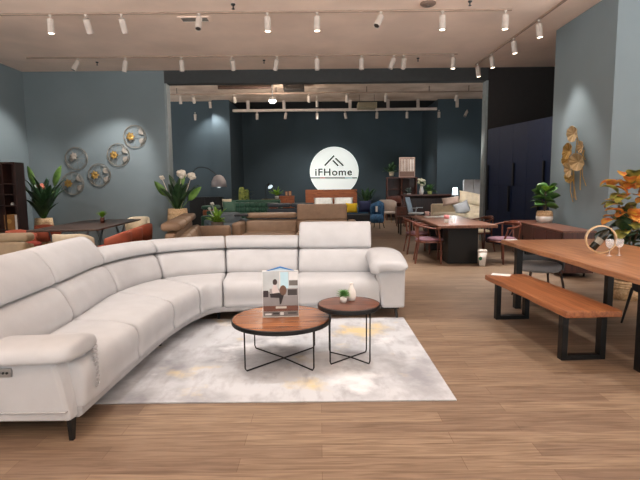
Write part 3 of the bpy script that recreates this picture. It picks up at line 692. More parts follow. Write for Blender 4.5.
# ------------------------------------------------------------------ sideboard, wardrobe, pier decoration
sb = thing('sideboard', 'low mahogany sideboard against the grey-green pier', 'sideboard', (4.18, 8.75, 0), rz=R(-5.5))
SBW = wood('sideboard_walnut', (84, 46, 36), (50, 26, 20), 'Z', .4)
MB().bx(-.24, .24, -1.28, 1.28, .08, .72).build('carcass', SBW, sb, bev=.004)
MB().bx(-.255, .255, -1.30, 1.30, .72, .75).build('top', wood('sideboard_top_wood', (122, 78, 60), (92, 56, 42), 'Y', .3), sb, bev=.004)
for k in range(4):
    y0_ = -1.26 + k * .632
    d_ = MB().bx(-.258, -.24, y0_ + .006, y0_ + .622, .10, .70).build('door', SBW, sb, bev=.003)
    MB().bx(-.275, -.258, y0_ + .56, y0_ + .575, .35, .5).build('handle', BLK, d_)
for sx_ in (-.18, .18):
    for sy_ in (-1.1, 1.1): MB().cyl((sx_, sy_, .08), (sx_, sy_, 0), .02, .014, 10).build('leg', BLK, sb)
# rubber plant on the sideboard
x, y = onz(543.5, 221, .752)
def basket(t, r, h, two=False, bot=None):
    prof = [(.01, 0), (r * .82, 0), (r, h * .35), (r * .98, h * .75), (r * .88, h), (r * .82, h), (r * .8, h * .9), (.01, h * .88)]
    MB().lathe(prof, n=24).build('basket', BASK, t, smooth=True)
    if two: MB().lathe([(r * .84, .002), (r * 1.02, h * .35), (r * 1.015, h * .55), (r * .99, h * .56), (r * .9, .002)], n=24).build('white_band', WHITE, t, smooth=True)
    m = MB()
    for k in range(3): m.lathe([(r * (1.01 - .03 * k) - .012, h * (.62 + .12 * k)), (r * (1.01 - .03 * k) + .003, h * (.62 + .12 * k) + .006), (r * (1.01 - .03 * k) - .012, h * (.62 + .12 * k) + .012)], n=24)
    m.build('woven_rings', mat('basket_dark_weave', (150, 116, 78), .85), t)
t = thing('potted_plant', 'broad-leaved plant in a two-tone woven basket on the sideboard', 'plant', (4.31, 9.2, .752))
basket(t, .15, .23, True)
m = MB(); rr = random.Random(3)
MB().tube([(0, 0, .2), (.01, 0, .4), (0, .01, .62)], .012, 6).tube([(0, 0, .2), (-.06, 0, .45)], .008, 6).tube([(.02, 0, .25), (.08, .02, .5)], .008, 6).build('stem', mat('stem_brown', (88, 70, 48), .7), t)
for k in range(20):
    a = k * 2.4 + rr.random(); zz = .30 + .35 * k / 20; m.leaf((.02 * math.cos(a), .02 * math.sin(a), zz), a, R(0 + 45 * k / 20), .25, .19, droop=.5, fold=.12, roll=rr.uniform(-.9, .9))
m.build('dark_leaves', LEAFM, t, smooth=True, solid=.002)
m = MB()
for k in range(6): m.leaf((0, 0, .6), k * 1.05, R(40), .22, .17, droop=.4, fold=.1)
m.build('young_leaves', LEAFL, t, smooth=True, solid=.002)
# navy wardrobe
W0, W1 = Vector((4.34, 12.55)), Vector((5.0, 10.1)); dW = (W1 - W0); LW = dW.length
wa = thing('wardrobe', 'tall navy blue wardrobe with flush panel doors', 'wardrobe', (W0.x, W0.y, 0), rz=math.atan2(dW.y, dW.x))
# local x runs along the front, local +y points right (into the wall side)
MB().bx(0, LW, .03, .6, 0, 2.92).build('carcass', NAVY, wa)
nd = 5; dwid = LW / nd
for k in range(nd):
    for (z0, z1) in ((.06, 1.46), (1.47, 2.90)):
        d_ = MB().bx(k * dwid + .003, (k + 1) * dwid - .003, .0, .03, z0, z1).build('door', NAVY, wa, bev=.003)
        hx = (k + .14) * dwid if k % 2 == 0 else (k + .86) * dwid
        zz = (.85, 1.46) if z0 < 1 else (1.47, 2.0)
        if (k + (z0 < 1)) % 2 == 0 or k == 0: MB().bx(hx - .02, hx + .02, -.05, .001, *zz).build('handle', NAVYD, d_)  # dark projecting box stands in for the shade in a handle groove
# gold leaf wall sculpture on the pier
art = thing('wall_sculpture', 'gold metal leaf wall sculpture hanging on the pier', 'wall art', (4.695, 8.7, 1.9))
def disc_fan(c, ry, rz_, rot, m, cone=.05, start=0, end=360):
    mb = MB(); n = 28; rings = []
    cv = mb.bm.verts.new(Vector(c)); vs = []
    for i in range(n + 1):
        a = R(start + (end - start) * i / n); y_ = math.cos(a) * ry; z_2 = math.sin(a) * rz_
        yy = y_ * math.cos(rot) - z_2 * math.sin(rot); zz = y_ * math.sin(rot) + z_2 * math.cos(rot)
        vs.append(mb.bm.verts.new(Vector((c[0] - cone - .008 * math.sin(i * 1.7), c[1] + yy, c[2] + zz))))
    for i in range(n): mb.bm.faces.new((cv, vs[i], vs[i + 1]))
    return mb.build('metal_leaf', m, art, smooth=False, solid=.004)
def A_(px, py):
    a, b, c = ray(px, py); tt = 4.61 / a; return (b * tt - 8.7, CAMH + c * tt - 1.9)
for (px, py, w, h, rot, mm) in [(574, 134, 6, 8, .3, GOLDP), (570, 151, 5.5, 8, -.4, GOLD), (579, 162, 8, 8.5, .2, GOLDP), (567, 160, 5, 6, 0, GOLD), (571, 170, 5, 6, .8, GOLDP), (569, 178, 5, 5, .3, GOLD), (582, 147, 3, 6, 0, GOLDP)]:
    y_, z_3 = A_(px, py); s_ = 8.7 / 480
    disc_fan((-.05 - random.random() * .06, y_, z_3), w * s_ * 1.75, h * s_, rot, mm, cone=.04)
m = MB()
for (pa, pb) in [((574, 140), (571, 198)), ((581, 150), (577, 190)), ((570, 155), (573, 200)), ((579, 165), (583, 186)), ((574, 135), (582, 160)), ((568, 180), (570, 202))]:
    ya, za = A_(*pa); yb, zb = A_(*pb); m.tube([(-.03, ya, za), (-.05, (ya + yb) / 2 + .02, (za + zb) / 2), (-.03, yb, zb)], .007, 6)
m.build('stem', GOLD, art)
# croton by the wall behind the table
t = thing('croton_plant', 'orange and green croton plant in a pale woven basket behind the dining table', 'plant', (3.96, 6.1, 0))
basket(t, .21, .24)
m = MB(); rr = random.Random(5)
for k in range(6):
    a = k * 1.05; m.tube([(0, 0, .2), (.05 * math.cos(a), .05 * math.sin(a), .7), (.16 * math.cos(a), .16 * math.sin(a), 1.2)], .011, 6)
m.build('stem', mat('stem_brown', (88, 70, 48), .7), t)
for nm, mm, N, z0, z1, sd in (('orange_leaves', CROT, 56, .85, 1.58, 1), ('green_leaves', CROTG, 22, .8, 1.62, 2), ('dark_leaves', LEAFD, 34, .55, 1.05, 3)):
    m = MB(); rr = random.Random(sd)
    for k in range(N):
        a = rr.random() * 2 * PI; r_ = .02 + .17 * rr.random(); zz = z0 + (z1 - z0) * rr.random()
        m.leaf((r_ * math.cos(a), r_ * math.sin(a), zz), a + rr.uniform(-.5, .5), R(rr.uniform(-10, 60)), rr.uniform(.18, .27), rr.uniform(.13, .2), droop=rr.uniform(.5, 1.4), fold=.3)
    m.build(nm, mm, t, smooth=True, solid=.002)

# ------------------------------------------------------------------ generic sofa (faces -y, w along x)
def make_sofa(name, label, loc, rz, W, m, raised=(), nseat=3, H=.78, dep=.95, legm=BLK, group=None, arms=(1, 1), rise=.24, armh=.62, m2=None):
    t = thing(name, label, 'sofa', loc, rz, group); m2 = m2 or m
    aw = .22; x0 = -W / 2 + (aw if arms[0] else 0); x1 = W / 2 - (aw if arms[1] else 0); sw = (x1 - x0) / nseat
    MB().bx(x0, x1, -dep / 2 + .03, dep / 2, .13, .26).build('base', m2, t, bev=.02)
    MB().bx(x0, x1, dep / 2 - .16, dep / 2, .26, H - .14).build('back_shell', m2, t, bev=.04, seg=3)
    for k in range(nseat):
        a, b = x0 + k * sw + .004, x0 + (k + 1) * sw - .004
        MB().bx(a, b, -dep / 2, dep / 2 - .26, .26, .45).build('seat_cushion', m, t, bev=.05, seg=4, smooth=True)
        q = MB(); q.box(((a + b) / 2, dep / 2 - .24, .55), (b - a, .18, .30), rx=R(-10)); q.build('back_cushion', m, t, bev=.05, seg=4, smooth=True)
        q = MB()
        if k in raised: q.box(((a + b) / 2, dep / 2 - .12, .70 + rise / 2), (b - a, .12, rise + .04), rx=R(-12)); q.build('headrest', m, t, bev=.045, seg=4, smooth=True)
        else: q.box(((a + b) / 2, dep / 2 - .09, H - .045), (b - a, .30, .13)); q.build('headrest', m, t, bev=.055, seg=4, smooth=True)
    for s, on in ((-1, arms[0]), (1, arms[1])):
        if on:
            q = MB(); q.bx(s * W / 2, s * (W / 2 - aw), -dep / 2 - .02, dep / 2 - .03, .14, armh); q.build('arm', m, t, bev=.07, seg=5, smooth=True)
    for sx_ in (-1, 1):
        for sy_ in (-1, 1): MB().cyl((sx_ * (W / 2 - .1), sy_ * (dep / 2 - .1), .14), (sx_ * (W / 2 - .07), sy_ * (dep / 2 - .07), 0), .02, .012, 8).build('leg', legm, t)
    return t
# brown sofa facing right, behind the curved corner
make_sofa('brown_sofa', 'taupe leather sofa seen side-on behind the corner of the light sectional', (-2.16, 8.85, 0), R(90 + 10), 3.5, BROWN, raised=(), nseat=3, H=.93, armh=.66)
make_sofa('brown_sofa', 'taupe leather sofa with one raised headrest, standing behind the middle of the light sectional', (-.55, 11.15, 0), 0, 2.85, BROWN, raised=(1,), nseat=2, H=.86, rise=.36, armh=.70)
tt_ = tag(MB().bx(-.16, .16, -.22, .24, 0, .05).build('throw_blanket', DGREY, bev=.02), 'dark grey throw folded over the left back corner of the taupe sofa', 'throw'); tt_.location = (-1.85, 11.47, .81)
make_sofa('khaki_sofa', 'khaki leather sofa behind the left headrests of the light sectional', (-5.3, 6.75, 0), R(8), 2.4, OLIVE, nseat=1, H=.80)
make_sofa('grey_sofa', 'dark sofa with blue-grey headrests beyond the taupe sofa', (-.9, 14.6, 0), 0, 1.9, mat('slate_leather', (60, 72, 84), .5), nseat=2, H=.98, armh=.6)
make_sofa('grey_sofa', 'blue-grey lounge sofa end peeking out left of the taupe sofa', (-2.75, 14.3, 0), R(20), 1.3, mat('bluegrey_leather', (104, 118, 128), .5), nseat=1, H=.72, armh=.55)

# ------------------------------------------------------------------ left dining group
lt = thing('dark_dining_table', 'dark brown rectangular dining table by the left wall discs', 'dining table', (-4.75, 10.0, 0), rz=R(6))
MB().bx(-.6, .6, -1.5, 1.5, .725, .76).build('tabletop', TABD, lt, bev=.008)
for y_ in (-1.2, 1.1):
    m = MB()
    for sx_ in (-1, 1):
        m.tube([(sx_ * .35, y_, .725), (sx_ * .12, y_ - .12, 0), (sx_ * .12, y_ + .12, 0), (sx_ * .35, y_, .725)], .012, 6)
        m.tube([(sx_ * .1, y_, .725), (sx_ * .35, y_ - .12, 0), (sx_ * .35, y_ + .12, 0), (sx_ * .1, y_, .725)], .012, 6)
    m.build('leg', mat('grey_leg_metal', (120, 132, 140), .4, .5), lt)
def orange(label, x, y, rz): return tub_chair('orange_armchair', label, (x, y, 0), R(rz), ORANGE, ORANGED, wood('light_ash', (190, 150, 108), (160, 118, 80), 'Z'), W=.66, H=.71)
orange('terracotta tub chair at the near right side of the dark dining table', -3.72, 8.6, -80)
orange('terracotta tub chair at the middle of the right side of the dark dining table', -3.85, 9.5, -80)
orange('terracotta tub chair at the far right side of the dark dining table', -4.0, 10.5, -80)
orange('terracotta tub chair on the left side of the dark table, beside the khaki sofa', -5.65, 9.15, 95)
orange('terracotta tub chair on the left side of the dark table, before the tall plant', -5.9, 10.5, 95)
tub_chair('cream_armchair', 'pale wooden chair with cream shell at the near end of the dark table', (-4.2, 8.15, 0), R(178), CREAM, CREAM, wood('light_ash', (190, 150, 108), (160, 118, 80), 'Z'), W=.66, H=.74)
tub_chair('cream_armchair', 'pale curved chair at the far end of the dark table', (-4.55, 11.95, 0), R(0), CREAM, CREAM, BLK, W=.6, H=.78)
x, y = onz(102.5, 222.5, .762)
t = thing('table_plant', 'tiny bright green plant in a brown pot on the dark dining table', 'plant', (x, y, .762))
MB().lathe([(.01, 0), (.04, 0), (.048, .11), (.01, .105)]).build('pot', mat('brown_pot', (90, 50, 38), .5), t, smooth=True)
m = MB()
for k in range(40): m.leaf((0, 0, .1), k * 2.4, R(85 - k), .13 + .05 * random.random(), .035, droop=.4)
m.build('leaves', LEAFL, t, solid=.002)

# bookcase
bc = thing('bookcase', 'tall dark wooden bookcase at the left edge', 'bookcase', (-7.0, 10.2, 0))
BW0, BW1, BD = -.8, .60, .32
q = MB(); q.bx(BW0, BW0 + .03, 0, BD, 0, 2.05); q.build('side_panel', DKWOODZ, bc)
MB().bx(BW1 - .035, BW1, 0, BD, 0, 2.05).build('side_panel', DKWOODZ, bc)
MB().bx(.30, .325, .01, BD, .05, 2.03).build('divider', DKWOODZ, bc)
MB().bx(BW0 + .03, BW1 - .035, BD - .015, BD, .05, 2.03).build('back_panel', DKWOODZ, bc)
MB().bx(BW0, BW1, -.01, BD, 2.03, 2.06).build('top', DKWOODZ, bc)
for z_ in (.05, .62, 1.14, 1.38, 1.61): MB().bx(BW0 + .03, BW1 - .035, .008, BD - .01, z_ - .012, z_ + .012).build('shelf', DKWOODZ, bc)
def book(label, x, y, z, w, d, h, m, grp=None, pages=True):
    t = thing('book', label, 'book', (x, y, z), group=grp)
    MB().box((0, 0, h / 2), (w, d, h)).build('cover', m, t, bev=.003)
    MB().box((0, -.004, h / 2), (w * .8, d, h * .96)).build('pages', PAPER, t)
tt = thing('gift_box', 'golden box with a round motif on the lower bookcase shelf', 'box', (-6.63, 10.34, .633))
MB().box((0, 0, .16), (.22, .2, .32)).build('box', mat('golden_card', (160, 116, 66), .45), tt, bev=.004)
MB().cyl((0, -.101, .18), (0, -.103, .18), .05, n=20).build('round_motif', mat('motif_gold', (196, 156, 90), .4), tt)
book('thick white-edged book standing beside the golden box in the bookcase', -6.475, 10.34, .633, .07, .2, .31, PAPER)
book('cream framed booklet at the upper left of the bookcase', -6.98, 10.34, 1.622, .12, .16, .2, CREAM)
tt = tag(MB().lathe([(.005, 0), (.03, 0), (.035, .03), (.015, .06), (.005, .06)]).build('ornament', CERAM, smooth=True), 'tiny white ornament in the middle of the bookcase', 'ornament'); tt.location = (-6.6, 10.34, 1.152)

# wall discs
for i, (px, py, gold) in enumerate([(76, 158.5, 0), (72.5, 183.5, 1), (99, 175, 1), (118, 155, 1), (134.5, 136.5, 1)]):
    X, Z = aty(px, py, YB - .05)
    t = thing('wall_disc', ['round wire wall ornament with plain petals, upper left of the five', 'round wire wall ornament nearest the tall corner plant, lowest of the five', 'round wire wall ornament in the middle of the five', 'round wire wall ornament second from the right', 'round wire wall ornament highest and rightmost of the five'][i], 'wall art', (X, YB - .03, Z), group='round wire wall ornaments')
    circ_ = [(math.cos(2 * PI * k / 40) * .29, 0, math.sin(2 * PI * k / 40) * .29) for k in range(40)]
    MB().tube(circ_, .009, 6, closed=True).build('ring', mat('pewter', (150, 142, 130), .4, .5), t)
    circ_ = [(math.cos(2 * PI * k / 40) * .255, .0, math.sin(2 * PI * k / 40) * .255) for k in range(40)]
    m = MB().tube(circ_, .004, 5, closed=True)
    for k in range(9): a = 2 * PI * k / 9 + i; m.cyl((0, 0, 0), (math.cos(a) * .29, 0, math.sin(a) * .29), .003, n=5)
    m.build('spokes', mat('pewter', (150, 142, 130), .4, .5), t)
    g0 = (-.10, -.02, -.0) if gold else (-.04, -.02, .06)
    def flower(c, r, mm, nm, k0=0):
        mb = MB()
        for k in range(7):
            a = 2 * PI * k / 7 + k0; cc = Vector(c)
            mb.leaf(c, 0, 0, .001, .001, seg=1) if False else None
            p1 = cc + Vector((math.cos(a) * r * .55, -.03, math.sin(a) * r * .55)); mb.ball(p1, r * .5, (1, .12, .62), ry=-a, seg=8)
        mb.ball(c, r * .22, seg=8); mb.build(nm, mm, t, smooth=True)
    flower(g0, .105 if gold else .09, GOLD if gold else mat('pale_petal', (170, 160, 150), .5), 'gold_flower' if gold else 'pale_flower')
    for (dx, dz) in ((.12, .08), (.13, -.08)) if gold else ((-.05, .0),):
        mb = MB()
        for k in range(5):
            a = R(-40 + 20 * k) + math.atan2(dz, dx)
            mb.ball((dx * .9 + math.cos(a) * .07, -.012, dz * .9 + math.sin(a) * .07), .07, (1, .06, .3), ry=-a, seg=8)
        mb.build('leaf_spray', mat('grey_petal', (150, 144, 136), .5), t, smooth=True)

def strelitzia(name, label, x, y, z0, poth, potr, top, leafm, N, seed, spread=.35, petals=None, pm=BASK, big=None, elr=(58, 88), wl=.11):
    t = thing(name, label, 'plant', (x, y, z0)); rr = random.Random(seed)
    if pm is BASK: basket(t, potr, poth)
    else: MB().lathe([(.01, 0), (potr * .8, 0), (potr, poth), (potr * .9, poth), (potr * .85, poth * .9), (.01, poth * .9)]).build('pot', pm, t, smooth=True)
    m = MB(); s = MB()
    for k in range(N):
        a = k * 2.4 + rr.uniform(-.3, .3); el = R(rr.uniform(*elr)); L = (top - poth) * rr.uniform(.35, .6); st = (top - poth) * rr.uniform(.02, .42)
        b = Vector((0, 0, poth * .9)); e = b + Vector((math.cos(a) * math.cos(el), math.sin(a) * math.cos(el), math.sin(el))) * st
        s.cyl(b, e, .012, .008, 6); m.leaf(e, a, el, L, wl, droop=rr.uniform(.1, .8), fold=.3)
    s.build('stem', LEAFM, t); m.build('leaves', leafm, t, smooth=True, solid=.003)
    if big:
        m = MB()
        for (a, el, st, L, w) in big:
            b = Vector((0, 0, poth * .9)); e = b + Vector((math.cos(a) * math.cos(el), math.sin(a) * math.cos(el), math.sin(el))) * st
            m.tube([b, e], .009, 6); m.leaf(e, a, el, L, w, droop=.1, fold=.15, roll=1.35)
        m.build('tall_leaves', mat('fresh_leaf', (108, 144, 66), .5, col2=(74, 112, 44)), t, smooth=True, solid=.003)
    if petals:
        mm, P_ = petals
        for (dx, dz, r_) in P_:
            m = MB()
            for q in range(7):
                a = q * 2.4; m.ball((dx + math.cos(a) * r_ * .5, -.05 + .02 * q, dz + math.sin(a) * r_ * .5), r_ * .6, (1, .5, .8), seg=8)
            m.cyl((dx, 0, dz), (dx * .2, 0, poth), .008, n=5); m.build('flower', mm, t, smooth=True)
    return t
x, _ = aty(44, 222, 11.9)
strelitzia('corner_plant', 'tall bird-of-paradise plant with coral flowers in the left corner of the wall', x, 11.9, 0, .78, .22, 2.05, LEAFD, 40, 11, wl=.17, petals=(PINK, [(-.02, 1.55, .09), (.07, 1.25, .06)]), big=[(PI, R(78), .9, .5, .19), (0.0, R(70), .92, .55, .2)])
x, _ = aty(179, 215, 12.1)
strelitzia('flowering_plant', 'large leafy plant with pale flowers in a basket beside the rear room opening', x, 12.0, 0, .98, .26, 2.0, LEAFD, 36, 12, wl=.18, petals=(PETAL, [(.13, 1.83, .12), (.38, 1.78, .1), (-.36, 1.75, .06)]), big=[(PI, R(56), .5, .46, .2), (-0.2, R(45), .42, .5, .2), (0, R(80), .65, .38, .16)])

# ------------------------------------------------------------------ rear room, left part
x, y = -2.75, 14.0
t = strelitzia('peace_lily', 'bright green plant with a white bloom in front of the black cabinet', aty(217, 215, 12.9)[0], 12.9, 0, .58, .17, 1.12, LEAFL, 26, 5, elr=(25, 80), wl=.12, petals=(WHITE, [(-.12, 1.06, .05), (-.2, .93, .04)]), pm=mat('clay_pot', (110, 100, 90), .7))
a, b, c, e = span(191, 222, 197, 228, 18.4)
t = thing('black_cabinet', 'black cabinet below the arc lamp', 'cabinet', ((a + b) / 2, 18.45, 0))
w = b - a; h = e
MB().bx(-w / 2, w / 2, -.22, .22, .06, h).build('carcass', BLK, t, bev=.005)
for s in (-1, 1):
    d_ = MB().bx(s * .005, s * (w / 2 - .01), -.24, -.22, .09, h - .03).build('door', mat('black_door', (24, 24, 26), .4), t)
    MB().bx(s * .04, s * .055, -.26, -.24, h * .5, h * .62).build('handle', STEEL, d_)
MB().bx(-w / 2 + .05, w / 2 - .05, -.18, .18, 0, .06).build('plinth', BLK, t)
# arc lamp
YL = 16.2
t = thing('arc_floor_lamp', 'arched floor lamp with a grey dome shade', 'lamp', (aty(188, 220, YL)[0], YL, 0))
bx0 = t.location.x
pts = [(aty(px, py, YL)[0] - bx0, 0, aty(px, py, YL)[1]) for px, py in ((188, 210), (188, 190), (191, 176), (197, 168), (206, 168), (213, 172), (217, 176))]
MB().tube([(pts[0][0], 0, .03)] + bez(pts, 6), .014, 8).build('arched_pole', BLK, t)
MB().cyl((pts[0][0], 0, 0), (pts[0][0], 0, .04), .17, n=24).build('base', BLK, t)
sx_, sz_ = aty(219, 187, YL); sx_ -= bx0
MB().lathe([(.03, .40), (.06, .40), (.16, .34), (.235, .2), (.26, .0), (.25, .0), (.225, .19), (.15, .32), (.03, .38)], (sx_, 0, sz_), n=28).build('dome_shade', mat('grey_shade', (164, 158, 160), .5), t, smooth=True)
MB().ball((sx_, 0, sz_ + .06), .09, seg=14).build('bulb', SHADEL, t, smooth=True)
MB().lathe([(.235, .012), (.245, .012), (.245, .03), (.235, .03)], (sx_, 0, sz_), n=28).build('inner_rim', SHADEL, t)  # emissive ring, the lit lower edge of the shade put in as glow
# green sofas
make_sofa('green_sofa', 'green velvet sofa with a wooden front rail, below the arc lamp', (-3.5, 17.05, 0), R(75), 1.4, GREEN, nseat=2, H=.86, m2=ORWOOD, armh=.55)
m = MB(); pillow_mb(m, (0, 0, 0), .48, .45, .16)
o = tag(m.build('sage_cushion', SAGE, smooth=True), 'sage green scatter cushion leaning on the left green sofa', 'cushion'); o.location = (aty(230, 203, 17.3)[0], 17.15, .80); o.rotation_euler = (R(-15), 0, R(15))
m = MB(); pillow_mb(m, (0, 0, 0), .36, .3, .14)
o = tag(m.build('cream_cushion', CREAM, smooth=True), 'small cream cushion above the sage cushion on the green sofa', 'cushion'); o.location = (aty(227, 199, 17.6)[0], 17.55, .95); o.rotation_euler = (R(-20), 0, R(10))
ch = thing('chesterfield_sofa', 'dark green button-tufted sofa against the far wall', 'sofa', (aty(255, 205, 18.6)[0], 18.7, 0), rz=0)
W2 = 1.75
m = MB(); n1, n2 = 70, 24
V = []
for j in range(n2 + 1):
    row = []
    for i in range(n1 + 1):
        u = i / n1 * W2 - W2 / 2; v = .38 + .55 * j / n2
        tu = abs(math.sin(u * PI / .2 + (0))) * abs(math.sin(v * PI / .18)); row.append(m.bm.verts.new((u, -.08 - .07 * tu ** .5 + .12 * (j / n2), v)))
    V.append(row)
for j in range(n2):
    for i in range(n1): m.bm.faces.new((V[j][i], V[j][i + 1], V[j + 1][i + 1], V[j + 1][i]))
m.build('tufted_back', GREEN, ch, smooth=True, solid=.05)
m = MB(); m.cyl((-W2 / 2 - .1, .08, .95), (W2 / 2 + .1, .08, .95), .07, n=16); m.bx(-W2 / 2, W2 / 2, .06, .16, .12, .93); m.build('back_roll', GREEN, ch, smooth=False)
for s in (-1, 1):
    m = MB(); m.bx(s * (W2 / 2 + .15), s * (W2 / 2), -.75, .15, .12, .7); m.cyl((s * (W2 / 2 + .08), -.78, .7), (s * (W2 / 2 + .08), .15, .7), .1, n=16); m.build('arm', GREEN, ch)
for k in range(3):
    MB().bx(-W2 / 2 + k * W2 / 3 + .005, -W2 / 2 + (k + 1) * W2 / 3 - .005, -.78, -.1, .25, .45).build('seat_cushion', GREEN, ch, bev=.04, smooth=True)
MB().bx(-W2 / 2, W2 / 2, -.75, .1, .12, .25).build('base', GREEN, ch)
for sx_ in (-1, 1):
    for sy_ in (-.7, .05): MB().cyl((sx_ * W2 / 2.1, sy_, .12), (sx_ * W2 / 2.1, sy_, 0), .03, .02, 8).build('leg', DKWOOD, ch)
# cactus, desk lamp, shelf plant, sideboards
YC = 19.4
cx, _ = aty(243.5, 200, YC)
t = thing('cactus_plant', 'tall yellow-green columnar cactus behind the tufted sofa', 'plant', (cx, YC, 0))
MB().lathe([(.01, 0), (.2, 0), (.25, .5), (.22, .5), (.2, .45), (.01, .45)]).build('pot', mat('dark_planter', (40, 40, 42), .6), t, smooth=True)
for dx, hh, r_ in ((-.06, 1.52, .12), (.12, 1.42, .10), (.03, 1.3, .1)):
    rings = []
    for k in range(14):
        zz = .42 + (hh - .42) * k / 13; rad = r_ * (1 if k < 11 else math.sqrt(max(0, 1 - ((k - 10.5) / 3) ** 2)))
        rings.append([Vector((dx + rad * (1 + .12 * math.cos(8 * 2 * PI * j / 32)) * math.cos(2 * PI * j / 32), (.05 if dx > .1 else 0) + rad * (1 + .12 * math.cos(8 * 2 * PI * j / 32)) * math.sin(2 * PI * j / 32), zz)) for j in range(32)])
    MB().loft(rings).build('column', mat('cactus_skin', (150, 158, 80), .7, col2=(104, 120, 56)), t, smooth=True)
m = MB(); rr = random.Random(8)
for k in range(30): a = rr.random() * 6.3; m.leaf((.3 * math.cos(a) * rr.random(), .2 * math.sin(a), .9 + .5 * rr.random()), a, .7, .3, .05, droop=1.2)
m.build('leaves', LEAFD, t, solid=.002)
def drawers(name, label, px0, px1, pyt, Y, dep, m, ndr=2, zb=.12, cat='cabinet'):
    a, b, c, e = span(px0, px1, pyt, pyt + 4, Y); w = b - a; h = e
    t = thing(name, label, cat, ((a + b) / 2, Y + dep / 2, 0))
    MB().bx(-w / 2, w / 2, -dep / 2, dep / 2, zb, h - .025).build('carcass', m, t, bev=.004)
    MB().bx(-w / 2 - .015, w / 2 + .015, -dep / 2 - .015, dep / 2, h - .025, h).build('top', m, t, bev=.004)
    dh = (h - .05 - zb) / ndr
    for k in range(ndr):
        d_ = MB().bx(-w / 2 + .015, w / 2 - .015, -dep / 2 - .015, -dep / 2, zb + k * dh + .01, zb + (k + 1) * dh).build('drawer', m, t, bev=.003)
        MB().ball((0, -dep / 2 - .03, zb + (k + .5) * dh), .018, seg=8).build('knob', BLK, d_)
    for sx_ in (-1, 1):
        for sy_ in (-1, 1): MB().cyl((sx_ * (w / 2 - .05), sy_ * (dep / 2 - .05), zb), (sx_ * (w / 2 - .04), sy_ * (dep / 2 - .04), 0), .022, .012, 8).build('leg', m, t)
    return t, h
t1, hA = drawers('side_cabinet', 'orange-brown chest behind the dark sofa, holding small framed items', 279, 294, 196, 20.6, .45, ORWOOD, 4)
t2, hB = drawers('side_cabinet', 'low orange-brown cabinet at the right end of the tufted sofa', 269, 277, 204, 17.15, .45, ORWOOD, 2)
tc_, hC = drawers('console', 'long console behind the tufted sofa, bearing the black desk lamp', 262, 279, 199, 19.6, .45, wood('console_wood', (120, 104, 70), (90, 76, 50), 'X'), 3)
x, _ = aty(266, 196, 19.8)
t = thing('desk_lamp', 'black desk lamp with a lit white reflector on the console', 'lamp', (x, 19.8, hC))
zt = aty(266, 184, 19.8)[1] - hC
MB().cyl((0, 0, 0), (0, 0, .02), .09, n=16).build('base', BLK, t)
MB().tube([(0, 0, .02), (-.02, 0, zt * .7), (.03, 0, zt), (.12, -.02, zt - .02)], .012, 6).build('arm', BLK, t)
dd = Vector((.5, -.55, -.65)).normalized()
MB().loft(along([(.02, -.04), (.05, -.03), (.09, .05), (.13, .16), (.12, .16), (.08, .06), (.01, .0)], Vector((.12, -.02, zt - .02)), dd)).build('reflector', BLK, t, smooth=True)
MB().loft(along([(.005, .1), (.08, .11), (.108, .15), (.005, .155)], Vector((.12, -.02, zt - .02)), dd)).build('bulb', SHADEL, t, smooth=True)
strelitzia('shelf_plant', 'light green bushy plant between the desk lamp and the orange-brown chest', aty(277, 200, 19.9)[0], 19.85, hC, .12, .09, .62, LEAFL, 26, 9, elr=(20, 80), wl=.07, pm=CERAM)
for k, (px, w_, h_) in enumerate(((286.5, .12, .2), (290, .14, .22))):
    x, _ = aty(px, 194, 20.8)
    t = thing('picture_frame', ['small brown photo frame on the orange-brown chest, left one', 'small brown photo frame on the orange-brown chest, right one'][k], 'frame', (x, 20.8, hA))
    MB().bx(-w_ / 2, w_ / 2, 0, .02, 0, h_).build('frame', DKWOOD, t); MB().bx(-w_ / 2 + .02, w_ / 2 - .02, -.003, .0, .02, h_ - .02).build('print', mat('frame_print', (176, 130, 96), .5), t)

# ------------------------------------------------------------------ far bed and shop sign
YS = 22.9
X, Z = aty(334.2, 171.5, YS); rS = 24.2 / 480 * YS
sg = thing('shop_sign', 'round white illuminated sign with a roof mark and the shop name, above the far bed', 'sign', (X, YS, Z))
MB().cyl((0, .06, 0), (0, 0, 0), rS, n=72).build('disc', mat('sign_white', (235, 240, 238), .5, emit=(225, 238, 234), es=.42), sg)
INK = mat('sign_ink', (46, 42, 40), .5)
def bar(p0, p1, w, mm, nm):
    p0 = Vector((p0[0], 0, p0[1])); p1 = Vector((p1[0], 0, p1[1])); d = (p1 - p0).normalized(); n_ = Vector((-d.z, 0, d.x)) * w / 2
    MB().poly([p0 + n_ + Vector((0, -.02, 0)), p1 + n_ + Vector((0, -.02, 0)), p1 - n_ + Vector((0, -.02, 0)), p0 - n_ + Vector((0, -.02, 0))], (0, .02, 0)).build(nm, mm, sg)
U = YS / 480  # metres per picture unit at the sign
def SP(px, py): a_, z_ = aty(px, py, YS); return (a_ - X, z_ - Z)
bar(SP(324.6, 165.6), SP(334.2, 155.6), 1.5 * U, INK, 'roof_bar'); bar(SP(332.8, 160.4), SP(338.2, 165.8), 1.5 * U, INK, 'roof_bar'); bar(SP(335.4, 158.2), SP(343.4, 165.8), 1.5 * U, INK, 'roof_bar')
fc = bpy.data.curves.new('t', 'FONT'); fc.body = 'iFHome'; fc.size = 1; fc.extrude = .01; fc.space_character = 1.12; fc.offset = .018
fo = bpy.data.objects.new('t', fc); COL.objects.link(fo); bpy.context.view_layer.update()
me = bpy.data.meshes.new_from_object(fo.evaluated_get(bpy.context.evaluated_depsgraph_get())); bpy.data.objects.remove(fo)
xs = [v.co.x for v in me.vertices]; ys = [v.co.y for v in me.vertices]
s_x = (36.5 * U) / (max(xs) - min(xs)); s_y = (7.0 * U) / (max(ys) - min(ys))
lx, lz = SP(315.2, 175.8)
